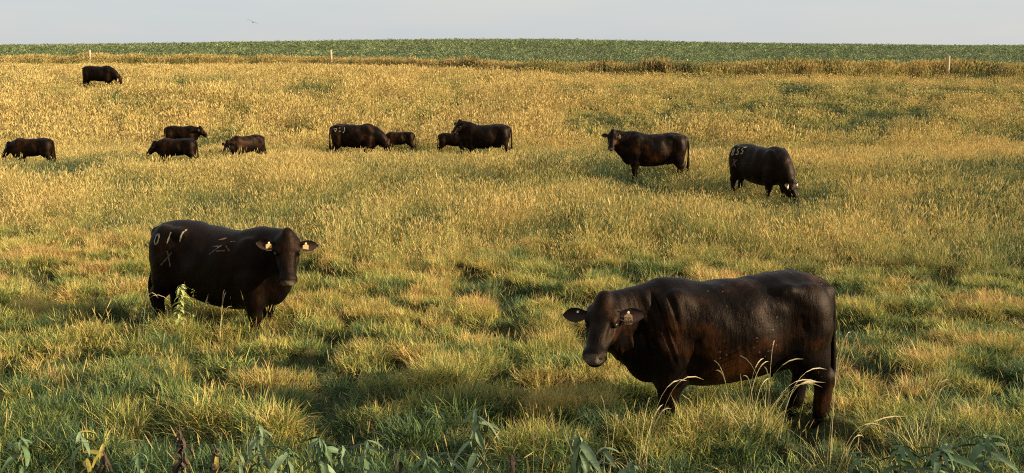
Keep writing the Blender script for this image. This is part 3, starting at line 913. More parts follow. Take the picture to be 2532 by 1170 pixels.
    # two light smoothing passes on the mesh
    for _ in range(2):
        S_ = np.zeros_like(V); n_ = np.zeros(len(V))
        for k in range(4):
            np.add.at(S_, Q[:, k], V[Q[:, (k + 1) % 4]] + V[Q[:, (k + 3) % 4]]); np.add.at(n_, Q[:, k], 2)
        V = V + .5 * (S_ / n_[:, None] - V)
    # hide: small uneven relief, skin folds of the neck
    N_ = np.zeros_like(V); fn = np.cross(V[Q[:, 2]] - V[Q[:, 0]], V[Q[:, 3]] - V[Q[:, 1]])
    for k in range(4): np.add.at(N_, Q[:, k], fn)
    N_ /= np.linalg.norm(N_, axis=1)[:, None] + 1e-12
    x_, yv, z_ = V.T
    rel = (fbm(x_ * 7 + 3 * yv, z_ * 5 + yv, 201, 3) - .5) * .020 + (fbm(x_ * 3.4 + 2 * yv, z_ * 2.6 - yv, 211, 2) - .5) * .050
    dh = np.linalg.norm(V - hp(.2, 0, -.1), axis=1); rel = rel * np.clip((dh - .25) / .15, .15, 1) * np.clip((z_ - .35) / .3, .25, 1)
    rib = .0035 * np.sin(x_ * 2 * math.pi / .085 + 1.5 * z_) * sstep(-.35, -.2, x_) * (1 - sstep(.15, .3, x_)) * sstep(.7, .85, z_) * (1 - sstep(1.1, 1.2, z_))
    V = V + N_ * rel[:, None]
    if wrinkle:
        ph = x_ * 1.0 - (z_ - 1.0) * .30 + .17 * (fbm(x_ * 5, z_ * 3, 205, 3) - .5)
        mk = sstep(.40, .62, x_) * np.clip((dh - .22) / .14, 0, 1) * sstep(.62, .85, z_) * (1 - sstep(1.22, 1.32, z_))
        qx = x_ - (z_ - 1.0) * .26 + .05 * (fbm(x_ * 3, z_ * 3, 205, 2) - .5)
        wv = 1 - np.abs(2 * fbm(qx * 17, z_ * 1.6 + 5, 209, 2, .4) - 1) * 2.2; mk = mk * (.5 + sstep(.35, .7, fbm(x_ * 4 + 3, z_ * 2.2, 207, 2)))
        V = V + N_ * (wrinkle * (wv - .6) * mk)[:, None]
    if spine_bend:
        V[:, 1] += 0
    root = empty(name, pos, (0, 0, math.radians(heading)))
    root.scale = (scale,) * 3
    root.rotation_euler = (Matrix.Rotation(math.radians(heading), 4, 'Z') @ Matrix.Rotation(math.radians(slope), 4, 'Y')).to_euler()
    tag(root, label, cat or ('calf' if calf else 'cow'), group)
    me = quad_mesh('body', V, Q)
    coat = coat or (COAT_CALF if calf else COAT)
    body = link('body', me, coat, root, True)
    mz = hp(.48, 0, -.085); dm = np.linalg.norm((V - mz) @ AX.T / np.array((.050, .080, .050)), axis=1)
    at = me.attributes.new('muzzle', 'FLOAT', 'POINT'); at.data.foreach_set('value', (1 - sstep(.8, 1.25, dm)).astype(np.float32))
    # eyes
    for s_ in (1, -1):
        bm_me = bpy.data.meshes.new('eye')
        c = hp(.16, s_ * .117, -.060); n1, n2 = 8, 10; VV = []; FF = []
        for i in range(n1 + 1):
            th = math.pi * i / n1
            for j in range(n2):
                ph = 2 * math.pi * j / n2
                q = np.array((math.sin(th) * math.cos(ph) * .029, math.cos(th) * .017, math.sin(th) * math.sin(ph) * .020)) * hs
                VV.append(tuple(c + A * q[0] + Sx * q[1] + Up * q[2]))
        for i in range(n1):
            for j in range(n2): FF.append((i * n2 + j, i * n2 + (j + 1) % n2, (i + 1) * n2 + (j + 1) % n2, (i + 1) * n2 + j))
        bm_me.from_pydata(VV, [], FF); bm_me.update(); link('eye', bm_me, M_EYE, root, True)
    # ears, tags
    for i, s_ in enumerate((1, -1)):
        az = math.radians(ear_az[i]); up = math.radians(ear_up[i])
        d = Sx * s_ * math.cos(az) * math.cos(up) - A * math.sin(az) + Up * math.sin(up)
        base = hp(.075, s_ * .112, -.055)
        fc = np.array((A[0], A[1], 0.0)); fc = fc / (np.linalg.norm(fc) + 1e-6) * (.9 if pit < 65 else .4) + Up * .35 + A * .3
        em, d_, f_, sd_ = ear_mesh('ear', Vector(base), Vector(d), Vector(fc), ear_len * hs * 1.06, .132 * hs)
        e = link('ear', em, M_EAR, root, True)
        if tags[i]:
            style = tags[i]
            dn = Vector(-Up) if pit < 70 else Vector(A)
            c = Vector(base) + Vector(d).normalized() * ear_len * .42 + f_ * .018
            lowr = Vector((0, 0, -1)); lowr = (lowr - f_ * lowr.dot(f_)).normalized(); rt = f_.cross(lowr).normalized() * -1.0
            if style != 'small':
                VV = []; hw, hl = .032, .075
                outl = [(-.3, -.35), (.3, -.35), (.42, -.1), (1, .08), (1, .9), (.85, 1), (-.85, 1), (-1, .9), (-1, .08), (-.42, -.1)]
                for zz in (.002, -.002):
                    for a_, b_ in outl: VV.append(tuple(c + rt * hw * a_ + lowr * hl * b_ + f_ * zz))
                n_ = len(outl); FF = [tuple(range(n_))[::-1], tuple(range(n_, 2 * n_))] + [(k, (k + 1) % n_, (k + 1) % n_ + n_, k + n_) for k in range(n_)]
                mi = [0] * len(FF)
                txt = style if isinstance(style, str) and style.isdigit() else ''
                for ci_, ch in enumerate(txt):
                    for stq in DIG[ch]:
                        for (a0, b0), (a1, b1) in zip(stq[:-1], stq[1:]):
                            q0 = c + rt * (-.024 + ci_ * .017 + a0 * .024) + lowr * (.066 - b0 * .048) + f_ * .0035
                            q1 = c + rt * (-.024 + ci_ * .017 + a1 * .024) + lowr * (.066 - b1 * .048) + f_ * .0035
                            dd = (q1 - q0); nn = dd.cross(f_).normalized() * .0025
                            b0_ = len(VV); VV += [tuple(q0 - nn), tuple(q0 + nn), tuple(q1 + nn), tuple(q1 - nn)]; FF.append((b0_, b0_ + 1, b0_ + 2, b0_ + 3)); mi.append(1)
                tm = bpy.data.meshes.new('ear_tag'); tm.from_pydata(VV, [], FF); tm.update()
                o = link('ear_tag', tm, [M_TAGTAN if txt == '637' else M_TAG, M_INK], e); tm.polygons.foreach_set('material_index', mi)
            sm = tube_mesh('tag_button', [c - f_ * .0 + lowr * -.02, c + f_ * .012 + lowr * -.02], [.011, .009], 8)
            link('tag_button', sm, M_STUD, e)
    # tail
    tb = np.array((-.86, 0, 1.22)); k = np.linspace(0, 1, 15)
    tp = [tb]
    cpts = [np.array((-.70, 0, 1.24)), np.array((-.81, 0, 1.245)), np.array((-.915, 0, 1.14)), np.array((-.945, .02 * tail_side, .95)), np.array((-.95 - tail_bend * .4, .04 * tail_side, .72)), np.array((-.955 - tail_bend, .06 * tail_side, .50)), np.array((-.93 - tail_bend, .06 * tail_side, .32)), np.array((-.92 - tail_bend, .06 * tail_side, .20))]
    rr = [.030, .038, .032, .025, .022, .036, .042, .010]
    tpts = []; trad = []
    for i in range(len(cpts) - 1):
        for t in np.linspace(0, 1, 4)[:-1]:
            p0 = cpts[max(0, i - 1)]; p1 = cpts[i]; p2 = cpts[i + 1]; p3 = cpts[min(len(cpts) - 1, i + 2)]
            tpts.append(.5 * ((2 * p1) + (-p0 + p2) * t + (2 * p0 - 5 * p1 + 4 * p2 - p3) * t * t + (-p0 + 3 * p1 - 3 * p2 + p3) * t ** 3)); trad.append(rr[i] + (rr[i + 1] - rr[i]) * t)
    tpts.append(cpts[-1]); trad.append(rr[-1])
    link('tail', tube_mesh('tail', tpts, trad, 9), coat, root, True)
    if brands:
        bvh = BVHTree.FromPolygons([tuple(v) for v in V], [tuple(q) for q in Q.tolist()])
        for b_ in brands: brand(root, bvh, *b_)
    return root

def cow_at(u, d): return place(u, d)

CG = 'black cattle spread over the pasture'
# nearest cow, right of the picture, broadside with its face turned to the camera
make_cow('cow', 'large black cow nearest the camera, dung specks on its flank, tan numbered ear tag',
         cow_at(1793, 8.35), 186, (1.08, .26, 1.25), 64, 35, 1.0, head_scale=1.02, belly=.03, h=.012, legs=(.05, -.10, .0, .06), ear_az=(18, 2), ear_up=(-6, -2),
         ear_len=.21, tags=('637', 'small'), coat=COAT_DIRT_SHEEN, mid=(.10, -.05, -.03), wrinkle=.015, slope=2.5, group=CG, fat=1.02)
# left cow with the 011 X brand
b011 = text_strokes('011', -.70, 1.09, .13, .145, .10, 1, .03)
make_cow('cow', 'black cow behind the leafy weed, pale 011 brand on its hip, facing the camera',
         cow_at(552, 12.2), -18, (.97, -.20, 1.36), -56, 55, 1.05, h=.014, head_scale=1.08, belly=.09, zoff=-.06, legs=(-.02, .06, -.02, .02), ear_az=(2, 10), ear_up=(4, 4),
         tags=('plain', 'plain'), mid=(.03, .04, -.03), group=CG, tail_bend=.07, slope=3.5, fat=1.0,
         brands=[(b011[:1] + b011[1:], -1, .015, M_BRAND), ([[(-.59, .86), (-.48, 1.02)], [(-.49, .85), (-.53, 1.03)]], -1, .013, M_BRANDDIM),
                 ([[(.04, 1.06), (.16, 1.17)], [(.06, 1.15), (.13, 1.16)], [(.10, 1.22), (.17, 1.24)], [(.21, 1.17), (.27, 1.12)], [(.24, 1.21), (.30, 1.22)], [(.12, 1.11), (.22, 1.12)]], -1, .012, M_BRANDDIM, 'pale scarred brand on the back')])
# right of centre, broadside, looking at the camera
make_cow('cow', 'black cow with painted brown sun sheen standing broadside in mid pasture, level back, head raised toward the camera',
         cow_at(1614, 27.6), 181, (1.14, .16, 1.36), 72, 52, 1.04, head_scale=1.0, belly=.03, h=.018, legs=(.04, -.06, .10, -.04), ear_up=(2, 4), tags=('plain', None), mid=(.10, -.04, -.02), group=CG, coat=COAT_DIRT_SHEEN)
# grazing cow at right with brand
b955 = text_strokes('855', -.68, 1.06, .16, .13, .16, 1, .03)
make_cow('cow', 'black branded cow with head down grazing toward the camera, yellow tags in both ears',
         cow_at(1878, 24.6), -60, (1.00, .04, .56), 12, 62, 1.04, h=.016, legs=(.08, -.06, -.10, .06), ear_up=(14, 14), ear_az=(20, 20), tags=('plain', 'plain'), mid=(.12, 0, .08), group=CG, belly=.07,
         brands=[(b955, -1, .026, M_BRAND), ([[(-.62, .80), (-.50, .97)], [(-.52, .79), (-.58, .98)]], -1, .022, M_BRANDDIM)])
# middle distance
make_cow('cow', 'black cow lowering its head to a calf in the middle distance, marks on its hip',
         cow_at(880, 36.9), -4, (1.22, 0, .72), 0, 70, 1.03, h=.024, legs=(.1, -.1, -.08, .1), mid=(.12, 0, .12), group=CG, coat=COAT_DIRT_SHEEN,
         brands=[([[(-.72, 1.18), (-.60, 1.18), (-.64, 1.07), (-.72, 1.18)], [(-.52, 1.20), (-.46, 1.21)], [(-.52, 1.09), (-.46, 1.09)], [(-.33, 1.22), (-.31, 1.12), (-.38, 1.02)]], -1, .022, M_BRAND)])
make_cow('cow', 'very dark cow standing head up with a small calf tucked under its neck',
         cow_at(1200, 36.0), 178, (.90, .10, 1.42), 42, 40, 1.03, h=.024, ear_up=(8, 8), mid=(.08, 0, 0), group=CG, tail_side=1)
make_cow('cow', 'lone black cow farthest away at upper left, grazing below the left fence post',
         cow_at(248, 56.8), -3, (1.20, 0, .70), 0, 68, 1.03, h=.03, mid=(.12, 0, .12), group=CG)
KG = 'dark calves in the long grass'
make_cow('calf', 'dark calf at left facing left, walking in front of another calf', cow_at(440, 32.2), 176, (.98, .06, 1.12), 20, 45, .74, True, h=.022, legs=(.14, -.12, -.12, .14), ear_len=.17, ear_up=(-4, -4), mid=(.06, 0, -.02), group=KG)
make_cow('calf', 'dark calf at left facing right, back partly hidden by the calf in front', cow_at(452, 39.6), 2, (1.04, -.05, 1.22), -8, 40, .74, True, h=.026, ear_len=.17, mid=(.06, 0, -.02), group=KG)
make_cow('calf', 'dark calf standing alone between the pair of calves and the grazing cow', cow_at(612, 34.5), 228, (.98, .05, 1.10), 15, 48, .78, True, h=.022, ear_len=.18, ear_up=(4, 4), mid=(.05, 0, -.02), group=KG, tail_bend=.10, tail_side=-1)
make_cow('calf', 'small dark calf facing the head of the grazing cow in the middle', cow_at(988, 38.6), 184, (.95, .0, 1.02), 5, 55, .66, True, h=.024, ear_len=.18, ear_up=(22, 22), mid=(.05, 0, -.02), group=KG)
make_cow('calf', 'small black calf tucked under the neck of the very dark standing cow', cow_at(1122, 38.0), -6, (1.02, .0, .96), 0, 45, .66, True, h=.024, ear_len=.18, mid=(.05, 0, -.02), group=KG)
make_cow('calf', 'dark calf at the far left edge, turned away from the others', cow_at(84, 31.5), 180, (.98, .0, 1.08), 0, 50, .76, True, h=.026, ear_len=.17, mid=(.05, 0, -.02), group=KG)
# ------------------------------------------------------------------ far fence
M_POST = simple_mat('weathered_post_wood', (.42, .30, .17), .8, .35, 14, .2, bump=.5)
M_WIRE = simple_mat('galvanised_wire', (.07, .07, .065), .6, .2, 40, .3)
def fence(name, label, posts, wires):
    c0 = posts[0]
    root = empty(name, (0, 0, 0)); tag(root, label, 'fence')
    for x_, y_, hgt, rad, lean in posts:
        z_ = float(zsoft(np.array([x_]), np.array([y_]))[0])
        k = [(x_, y_, z_ - .3), (x_ + lean * .3, y_, z_ + hgt * .35), (x_ + lean * .7, y_, z_ + hgt * .7), (x_ + lean, y_, z_ + hgt - .03), (x_ + lean, y_, z_ + hgt)]
        link('post', tube_mesh('post', k, [rad * 1.05, rad, rad * .96, rad * .95, rad * .8], 10), M_POST, root, True)
    for wh in wires:
        P_ = []
        for (xa, ya, *_), (xb, yb, *_2) in zip(posts[:-1], posts[1:]):
            n_ = max(4, int(math.hypot(xb - xa, yb - ya) / 3))
            for k in range(n_):
                x_ = xa + (xb - xa) * k / n_; y_ = ya + (yb - ya) * k / n_
                P_.append((x_, y_, float(zsoft(np.array([x_]), np.array([y_]))[0]) + wh - .05 * math.sin(math.pi * k / n_)))
        link('wire', tube_mesh('wire', P_, [.004] * len(P_), 4), M_WIRE, root)
    return root
def px_fence(u):
    for x_ in np.linspace(-60, 60, 4801):
        y_ = float(fence_y(x_))
        if (x_ * F_PX / (y_ * cP + 1.3 * sP)) + PW / 2 >= u: return x_, y_
pr = px_fence(2316); pm = px_fence(825); pl = px_fence(236)
fence('wire_fence', 'wire fence with pale wooden posts along the edge of the green crop field',
      [(pl[0], pl[1] - 1.2, 1.45, .14, .02), (pm[0], pm[1] - 1.2, 1.5, .13, -.02), (pr[0], pr[1] - 1.7, 1.5, .115, -.03)], (1.05, .75, .45))

# near fence: thin strands crossing the bottom of the view
root = empty('fence_wire', (0, 0, 0))
tag(root, 'thin grey wire strands sagging across the foreground weeds', 'wire')
for st in (((-300, 1015), (127, 1041), (420, 1062), (700, 1086), (1000, 1118), (1400, 1144), (1700, 1153), (2100, 1160), (2800, 1166)), ((-300, 1085), (400, 1098), (900, 1107), (1300, 1133), (1700, 1148), (2200, 1176), (2800, 1200))):
    P_ = [ray_pt(u_, v_, 5.2 + .2 * math.sin(u_ / 700)) for u_, v_ in st]
    link('wire', tube_mesh('wire', P_, [.0009] * len(P_), 5), M_WIRE, root)

# ------------------------------------------------------------------ bird
def bird(pos):
    root = empty('flying_bird', pos, (math.radians(24), math.radians(4), math.radians(97)))
    tag(root, 'small olive brown bird gliding with spread wings in the grey sky', 'bird')
    m_ = simple_mat('olive_brown_feathers', (.13, .12, .05), .7, .4, 60); m2 = simple_mat('dark_feathers', (.035, .028, .02), .7, .3, 60)
    f = Field((-.12, -.05, -.05), (.12, .05, .05), .0045)
    f.cone((-.05, 0, 0), (.04, 0, .004), .013, .022, .02); f.ell((.075, 0, .012), (.02, .015, .015), .015); f.cone((.09, 0, .012), (.105, 0, .009), .005, .002, .004)
    V, Q = surface_nets(f.F, f.lo, .0045); link('body', quad_mesh('body', V, Q), m2, root, True)
    for s_ in (1, -1):
        le = [(.05, .015), (.065, .07), (.05, .12), (.0, .175), (-.035, .205)]; te = [(-.03, .015), (-.02, .07), (-.015, .12), (-.03, .17), (-.05, .203)]
        VV = []; FF = []
        for z_ in (.0015, -.0015):
            for a_, b_ in zip(le, te):
                zc = .012 + .05 * (a_[1] / .2) - .05 * (a_[1] / .2) ** 2
                VV += [(a_[0], s_ * a_[1], zc + z_), ((a_[0] + b_[0]) / 2, s_ * (a_[1] + b_[1]) / 2, zc + .004 + z_ * 1.4), (b_[0], s_ * b_[1], zc - .002 + z_)]
        n_ = 5
        for t_ in (0, 1):
            for i in range(n_ - 1):
                for j in (0, 1):
                    q = [t_ * 15 + i * 3 + j, t_ * 15 + i * 3 + j + 1, t_ * 15 + (i + 1) * 3 + j + 1, t_ * 15 + (i + 1) * 3 + j]; FF.append(q if t_ else q[::-1])
        for i in range(n_ - 1):
            FF += [[i * 3, (i + 1) * 3, 15 + (i + 1) * 3, 15 + i * 3], [i * 3 + 2, 15 + i * 3 + 2, 15 + (i + 1) * 3 + 2, (i + 1) * 3 + 2]]
        me = bpy.data.meshes.new('wing'); me.from_pydata(VV, [], FF); me.update(); link('wing', me, m_, root, True)
    me = bpy.data.meshes.new('tail'); me.from_pydata([(-.04, .008, .003), (-.04, -.008, .003), (-.12, -.022, 0), (-.105, 0, .001), (-.12, .022, 0), (-.04, .008, -.001), (-.04, -.008, -.001), (-.12, -.022, -.002), (-.105, 0, -.002), (-.12, .022, -.002)], [], [(0, 1, 2, 3), (0, 3, 4), (8, 7, 6, 5), (9, 8, 5)]); me.update(); link('tail', me, m_, root)
bird(ray_pt(625, 55, 34))

# ------------------------------------------------------------------ unseen bushes added right of the frame to shade the verge
M_BUSH = simple_mat('bush_leaf', (.06, .09, .03), .6, .4, 20, .3, trans=.25)
M_BARK = simple_mat('grey_bark', (.12, .095, .07), .85, .3, 30, .2, bump=.5)
def bush(x_, y_, hgt, rad, label):
    z_ = float(zsoft(np.array([x_]), np.array([y_]))[0]); root = empty('added_shade_bush', (x_, y_, z_)); tag(root, label, 'bush', 'unseen bushes added to shade the verge')
    br = []
    for k in range(5):
        a_ = k * 1.3 + U_(-.3, .3); P_ = [Vector((.04 * math.cos(a_), .04 * math.sin(a_), -.1)) + Vector((math.cos(a_), math.sin(a_), 0)) * rad * .55 * t ** 1.4 + Vector((0, 0, hgt * .8 * t)) for t in np.linspace(0, 1, 6)]
        link('trunk', tube_mesh('trunk', P_, [.04, .034, .028, .02, .014, .008], 7), M_BARK, root, True); br += P_[2:]
    n_ = 1700; VV = []; FF = []
    cl = [Vector((U_(-1, 1) * rad * .62, U_(-1, 1) * rad * .62, hgt * U_(.28, .92))) for _ in range(26)]
    for i in range(n_):
        c_ = random.choice(cl); q = Vector([random.gauss(0, rad * .17) for _ in range(3)]); c_ = c_ + q
        if c_.z < .15: c_.z = U_(.15, .5)
        a_ = Vector([random.gauss(0, 1) for _ in range(3)]).normalized(); b_ = a_.cross(Vector((U_(-1, 1), U_(-1, 1), 1))).normalized(); l_ = U_(.03, .06)
        k = len(VV); VV += [c_ - a_ * l_, c_ + b_ * l_ * .45, c_ + a_ * l_, c_ - b_ * l_ * .45]; FF.append((k, k + 1, k + 2, k + 3))
    me = bpy.data.meshes.new('crown'); me.from_pydata([tuple(v) for v in VV], [], FF); me.update(); link('crown', me, M_BUSH, root)
bush(6.6, 3.9, 2.7, 1.3, 'leafy bush added for shade on the verge closest to the pasture, just right of the view')
bush(6.2, 1.0, 3.0, 1.4, 'rounded leafy bush added for shade on the verge standing nearest the viewpoint')
bush(8.6, 2.9, 3.6, 1.5, 'tall leafy bush added for shade on the verge between two others, right of the view')
bush(11.0, 1.7, 4.2, 1.8, 'tallest leafy bush added for shade on the verge, farthest right of the view')

# ------------------------------------------------------------------ roadside weeds in the foreground
M_LEAF = simple_mat('pale_green_weed_leaf', (.19, .25, .12), .55, .3, 25, .35, trans=.25)
M_LEAF2 = simple_mat('dark_green_weed_leaf', (.11, .17, .065), .55, .3, 25, .35, trans=.25)
M_LEAFY = simple_mat('yellowed_weed_leaf', (.34, .27, .06), .6, .3, 25, .3, trans=.25)
M_LEAFB = simple_mat('withered_brown_leaf', (.085, .055, .038), .8, .5, 30, .2, trans=.08)
M_LIME = simple_mat('yellow_green_sprig_leaf', (.42, .43, .14), .5, .25, 25, .35, trans=.25)
M_STEM = simple_mat('green_weed_stem', (.14, .17, .07), .6, .25, 30)
M_STEMB = simple_mat('dead_brown_stem', (.07, .045, .03), .8, .4, 30)

def leaf_mesh(ln, wd, fold, bend, curl=0.0, n=8):
    """lance-shaped leaf: folded along the midrib, arching, 1 mm thick; base at origin, runs along +X"""
    V = []; Q = []
    for sf in (.0007, -.0007):
        x_, z_, th = 0.0, 0.0, 0.0
        for i in range(n + 1):
            t = i / n; wv = wd * .5 * (math.sin(math.pi * min(1, t * .96 + .03) ** .8) ** .85 + .02) * (1 + .07 * math.sin(t * 17))
            for j, v_ in enumerate((-1, -.5, 0, .5, 1)):
                V.append((x_, v_ * wv, z_ + abs(v_) * wv * fold + sf + curl * wv * math.sin(t * 9 + v_ * 2)))
            th += bend / n; x_ += ln / n * math.cos(th); z_ -= ln / n * math.sin(th)
    m_ = (n + 1) * 5
    for sf in (0, 1):
        for i in range(n):
            for j in range(4):
                q = [sf * m_ + i * 5 + j, sf * m_ + i * 5 + j + 1, sf * m_ + (i + 1) * 5 + j + 1, sf * m_ + (i + 1) * 5 + j]; Q.append(q[::-1] if sf else q)
    me = bpy.data.meshes.new('leaf'); me.from_pydata(V, [], Q); me.update(); me.polygons.foreach_set('use_smooth', [True] * len(me.polygons))
    return me
LM = {}
for key, mat in (('pale', M_LEAF), ('dark', M_LEAF2), ('yellow', M_LEAFY), ('brown', M_LEAFB), ('lime', M_LIME)):
    LM[key] = []
    for k in range(5):
        br = key == 'brown'
        m_ = leaf_mesh(U_(.13, .21), U_(.03, .048) * (1.5 if key == 'lime' else 1) * (.7 if br else 1), U_(.2, .6) + (.5 if br else 0), U_(.4, 1.6) + (.9 if br else 0), .3 if br else .06)
        m_.materials.append(mat); LM[key].append(m_)

def weed(name, label, u, v, d, hgt, nleaf, keys, lean=(0, 0), droop=.9, cat='weed', stem=None, group=None, lsc=1.0, top_dense=1.0):
    """leafy plant whose top shows at photo pixel (u, v) at depth d"""
    top = ray_pt(u, v, d)
    zb = float(zground(np.array([top.x]), np.array([top.y]))[0])
    hgt = max(.25, top.z - zb)
    lsc *= 1.08
    nleaf = int(nleaf * 1.9)
    base = Vector((top.x - lean[0], top.y - lean[1], zb))
    root = empty(name, base); tag(root, label, cat, group)
    pts = []
    for k in range(7):
        t = k / 6; pts.append(Vector((lean[0] * t ** 1.6 + .012 * math.sin(t * 7 + u), lean[1] * t ** 1.6 + .01 * math.cos(t * 6 + u), hgt * t)))
    link('stem', tube_mesh('stem', pts, [.007 - .0045 * k / 6 for k in range(7)], 7), stem or M_STEM, root, True)
    az = U_(0, 6.28)
    for i in range(nleaf):
        t = 1 - (i / max(1, nleaf - 1)) ** (1 + top_dense) * .92
        q = min(6 * t, 5.999); a_ = int(q); p = pts[a_].lerp(pts[a_ + 1], q - a_)
        az += 2.4 + U_(-.3, .3)
        key = random.choice(keys)
        o = bpy.data.objects.new('leaf', random.choice(LM[key])); C.objects.link(o); o.parent = root
        o.location = p; up = U_(-.5, .35) * droop + (droop - .5) * .9
        o.rotation_euler = (U_(-.5, .5), up, az); s_ = U_(.7, 1.1) * lsc * (1 - .35 * (t > .97)); o.scale = (s_, s_, s_)
    return root
random.seed(41)
WG = 'broad-leaved weeds along the bottom edge'
weed('milkweed', 'tall pale green drooping weed, topmost leaves nearest the middle of the bottom edge', 1178, 1012, 5.6, .8, 16, ['pale'], (.03, 0), 1.1, group=WG, lsc=1.15)
weed('milkweed', 'pale green weed with long leaves hanging like a tent, below the big cow head', 1437, 1078, 5.5, .7, 15, ['pale', 'pale', 'dark'], (-.02, 0), 1.2, group=WG, lsc=1.2)
weed('milkweed', 'pale green weed with one leaf pointing right, left of the leafy patch', 636, 1052, 5.6, .7, 13, ['pale'], (.02, 0), .9, group=WG, lsc=1.1)
weed('milkweed', 'bushy green weed with overlapping drooping leaves between two thinner weeds', 795, 1082, 5.5, .7, 20, ['pale', 'dark'], (.0, 0), 1.0, group=WG, lsc=1.1)
weed('milkweed', 'narrow leaved green weed right of the bushy weed at bottom left', 905, 1090, 5.6, .7, 16, ['dark', 'pale'], (.04, 0), .7, group=WG, lsc=.8)
weed('milkweed', 'single stalked weed with one upturned pale leaf near bottom left corner', 205, 1066, 5.7, .7, 8, ['pale', 'yellow'], (.0, 0), .8, group=WG)
weed('milkweed', 'large dark green weed in the bottom right corner with spreading leaves', 2330, 1112, 5.6, .7, 20, ['dark', 'dark', 'pale'], (.0, 0), .5, group=WG, lsc=1.15)
weed('milkweed', 'dark green weed left of the large corner weed at bottom right', 2225, 1106, 5.7, .7, 16, ['dark'], (-.05, 0), .55, group=WG, lsc=1.1)
weed('milkweed', 'green weed half cut off at the right end of the bottom edge', 2440, 1080, 5.6, .7, 16, ['dark', 'pale'], (.03, 0), .5, group=WG, lsc=1.1)
weed('milkweed', 'short dark weed between the tent shaped weed and the straw stems', 1560, 1140, 5.4, .5, 10, ['dark', 'pale'], (.0, 0), .7, group=WG, lsc=.9)
weed('milkweed', 'low green weed beneath the middle of the near wire', 1050, 1130, 5.5, .5, 12, ['pale', 'dark'], (.0, 0), .8, group=WG, lsc=.9)
weed('milkweed', 'low weed at the left edge of the picture with pale curled leaves', 55, 1080, 5.7, .6, 12, ['pale', 'dark'], (.0, 0), .8, group=WG, lsc=.9)
weed('milkweed', 'thin green weed leaning right beneath the brown weed near bottom left', 350, 1120, 5.4, .6, 9, ['pale', 'dark'], (.03, 0), .8, group=WG, lsc=.8)
weed('milkweed', 'upright weed with yellow lower leaf left of the one with a leaf pointing right', 585, 1125, 5.4, .6, 9, ['pale', 'yellow'], (-.02, 0), .8, group=WG, lsc=.85)
weed('milkweed', 'dense dark leaved weed between the thin and the bushy weeds at bottom left', 715, 1108, 5.45, .6, 12, ['dark', 'pale'], (.0, 0), 1.0, group=WG, lsc=.9)
weed('milkweed', 'small pale weed just right of the bushy drooping weed', 852, 1100, 5.6, .6, 10, ['pale'], (.02, 0), 1.1, group=WG, lsc=.85)
weed('milkweed', 'pale weed with narrow leaves left of the tallest middle weed', 1105, 1120, 5.7, .6, 9, ['pale', 'dark'], (-.02, 0), .9, group=WG, lsc=.8)
weed('milkweed', 'curled pale weed right of the tent shaped weed', 1500, 1106, 5.6, .6, 9, ['pale'], (.02, 0), .8, group=WG, lsc=.85)
weed('milkweed', 'dark weed at bottom right leaning left beside straw stems', 2130, 1120, 5.6, .6, 10, ['dark'], (-.03, 0), .6, group=WG, lsc=.9)
DG = 'withered brown weeds among the green ones'
weed('dead_weed', 'tall withered dark brown weed with hanging shrivelled leaves at bottom left', 442, 1048, 5.5, .8, 22, ['brown'], (.02, 0), 1.5, stem=M_STEMB, group=DG, lsc=.8, top_dense=.1)
weed('dead_weed', 'withered brown weed with yellowing leaves beside the bottom left corner', 262, 1096, 5.5, .7, 16, ['brown', 'yellow', 'brown'], (.03, 0), 1.3, stem=M_STEMB, group=DG, lsc=.8, top_dense=.1)
weed('dead_weed', 'shrivelled brown weed with a few yellow leaves between the tall dead weed and green weed', 530, 1100, 5.5, .7, 16, ['brown', 'brown', 'yellow'], (-.03, 0), 1.4, stem=M_STEMB, group=DG, lsc=.8, top_dense=.1)
weed('dead_weed', 'small dark dead weed under the near wire right of centre left weeds', 985, 1118, 5.5, .6, 10, ['brown'], (0, 0), 1.4, stem=M_STEMB, group=DG, lsc=.7, top_dense=.1)
weed('dead_weed', 'low dead brown weed between the two drooping pale weeds', 1268, 1118, 5.5, .6, 10, ['brown'], (0, 0), 1.4, stem=M_STEMB, group=DG, lsc=.7, top_dense=.1)
# lobed yellow-green weed in front of the branded cow
root = None
for (uu, vv, hh, nl) in ((448, 706, .6, 26),):
    root = weed('leafy_weed', 'sunlit yellow green leafy weed in front of the left cow hind legs', uu, vv, 11.5, hh, 30, ['lime'], (.04, 0), .35, lsc=.62, top_dense=.3)
weed('leafy_weed', 'thin tan weed sprig just right of the yellow green leafy weed', 481, 715, 11.6, .5, 14, ['lime', 'yellow'], (.05, 0), .1, lsc=.3)

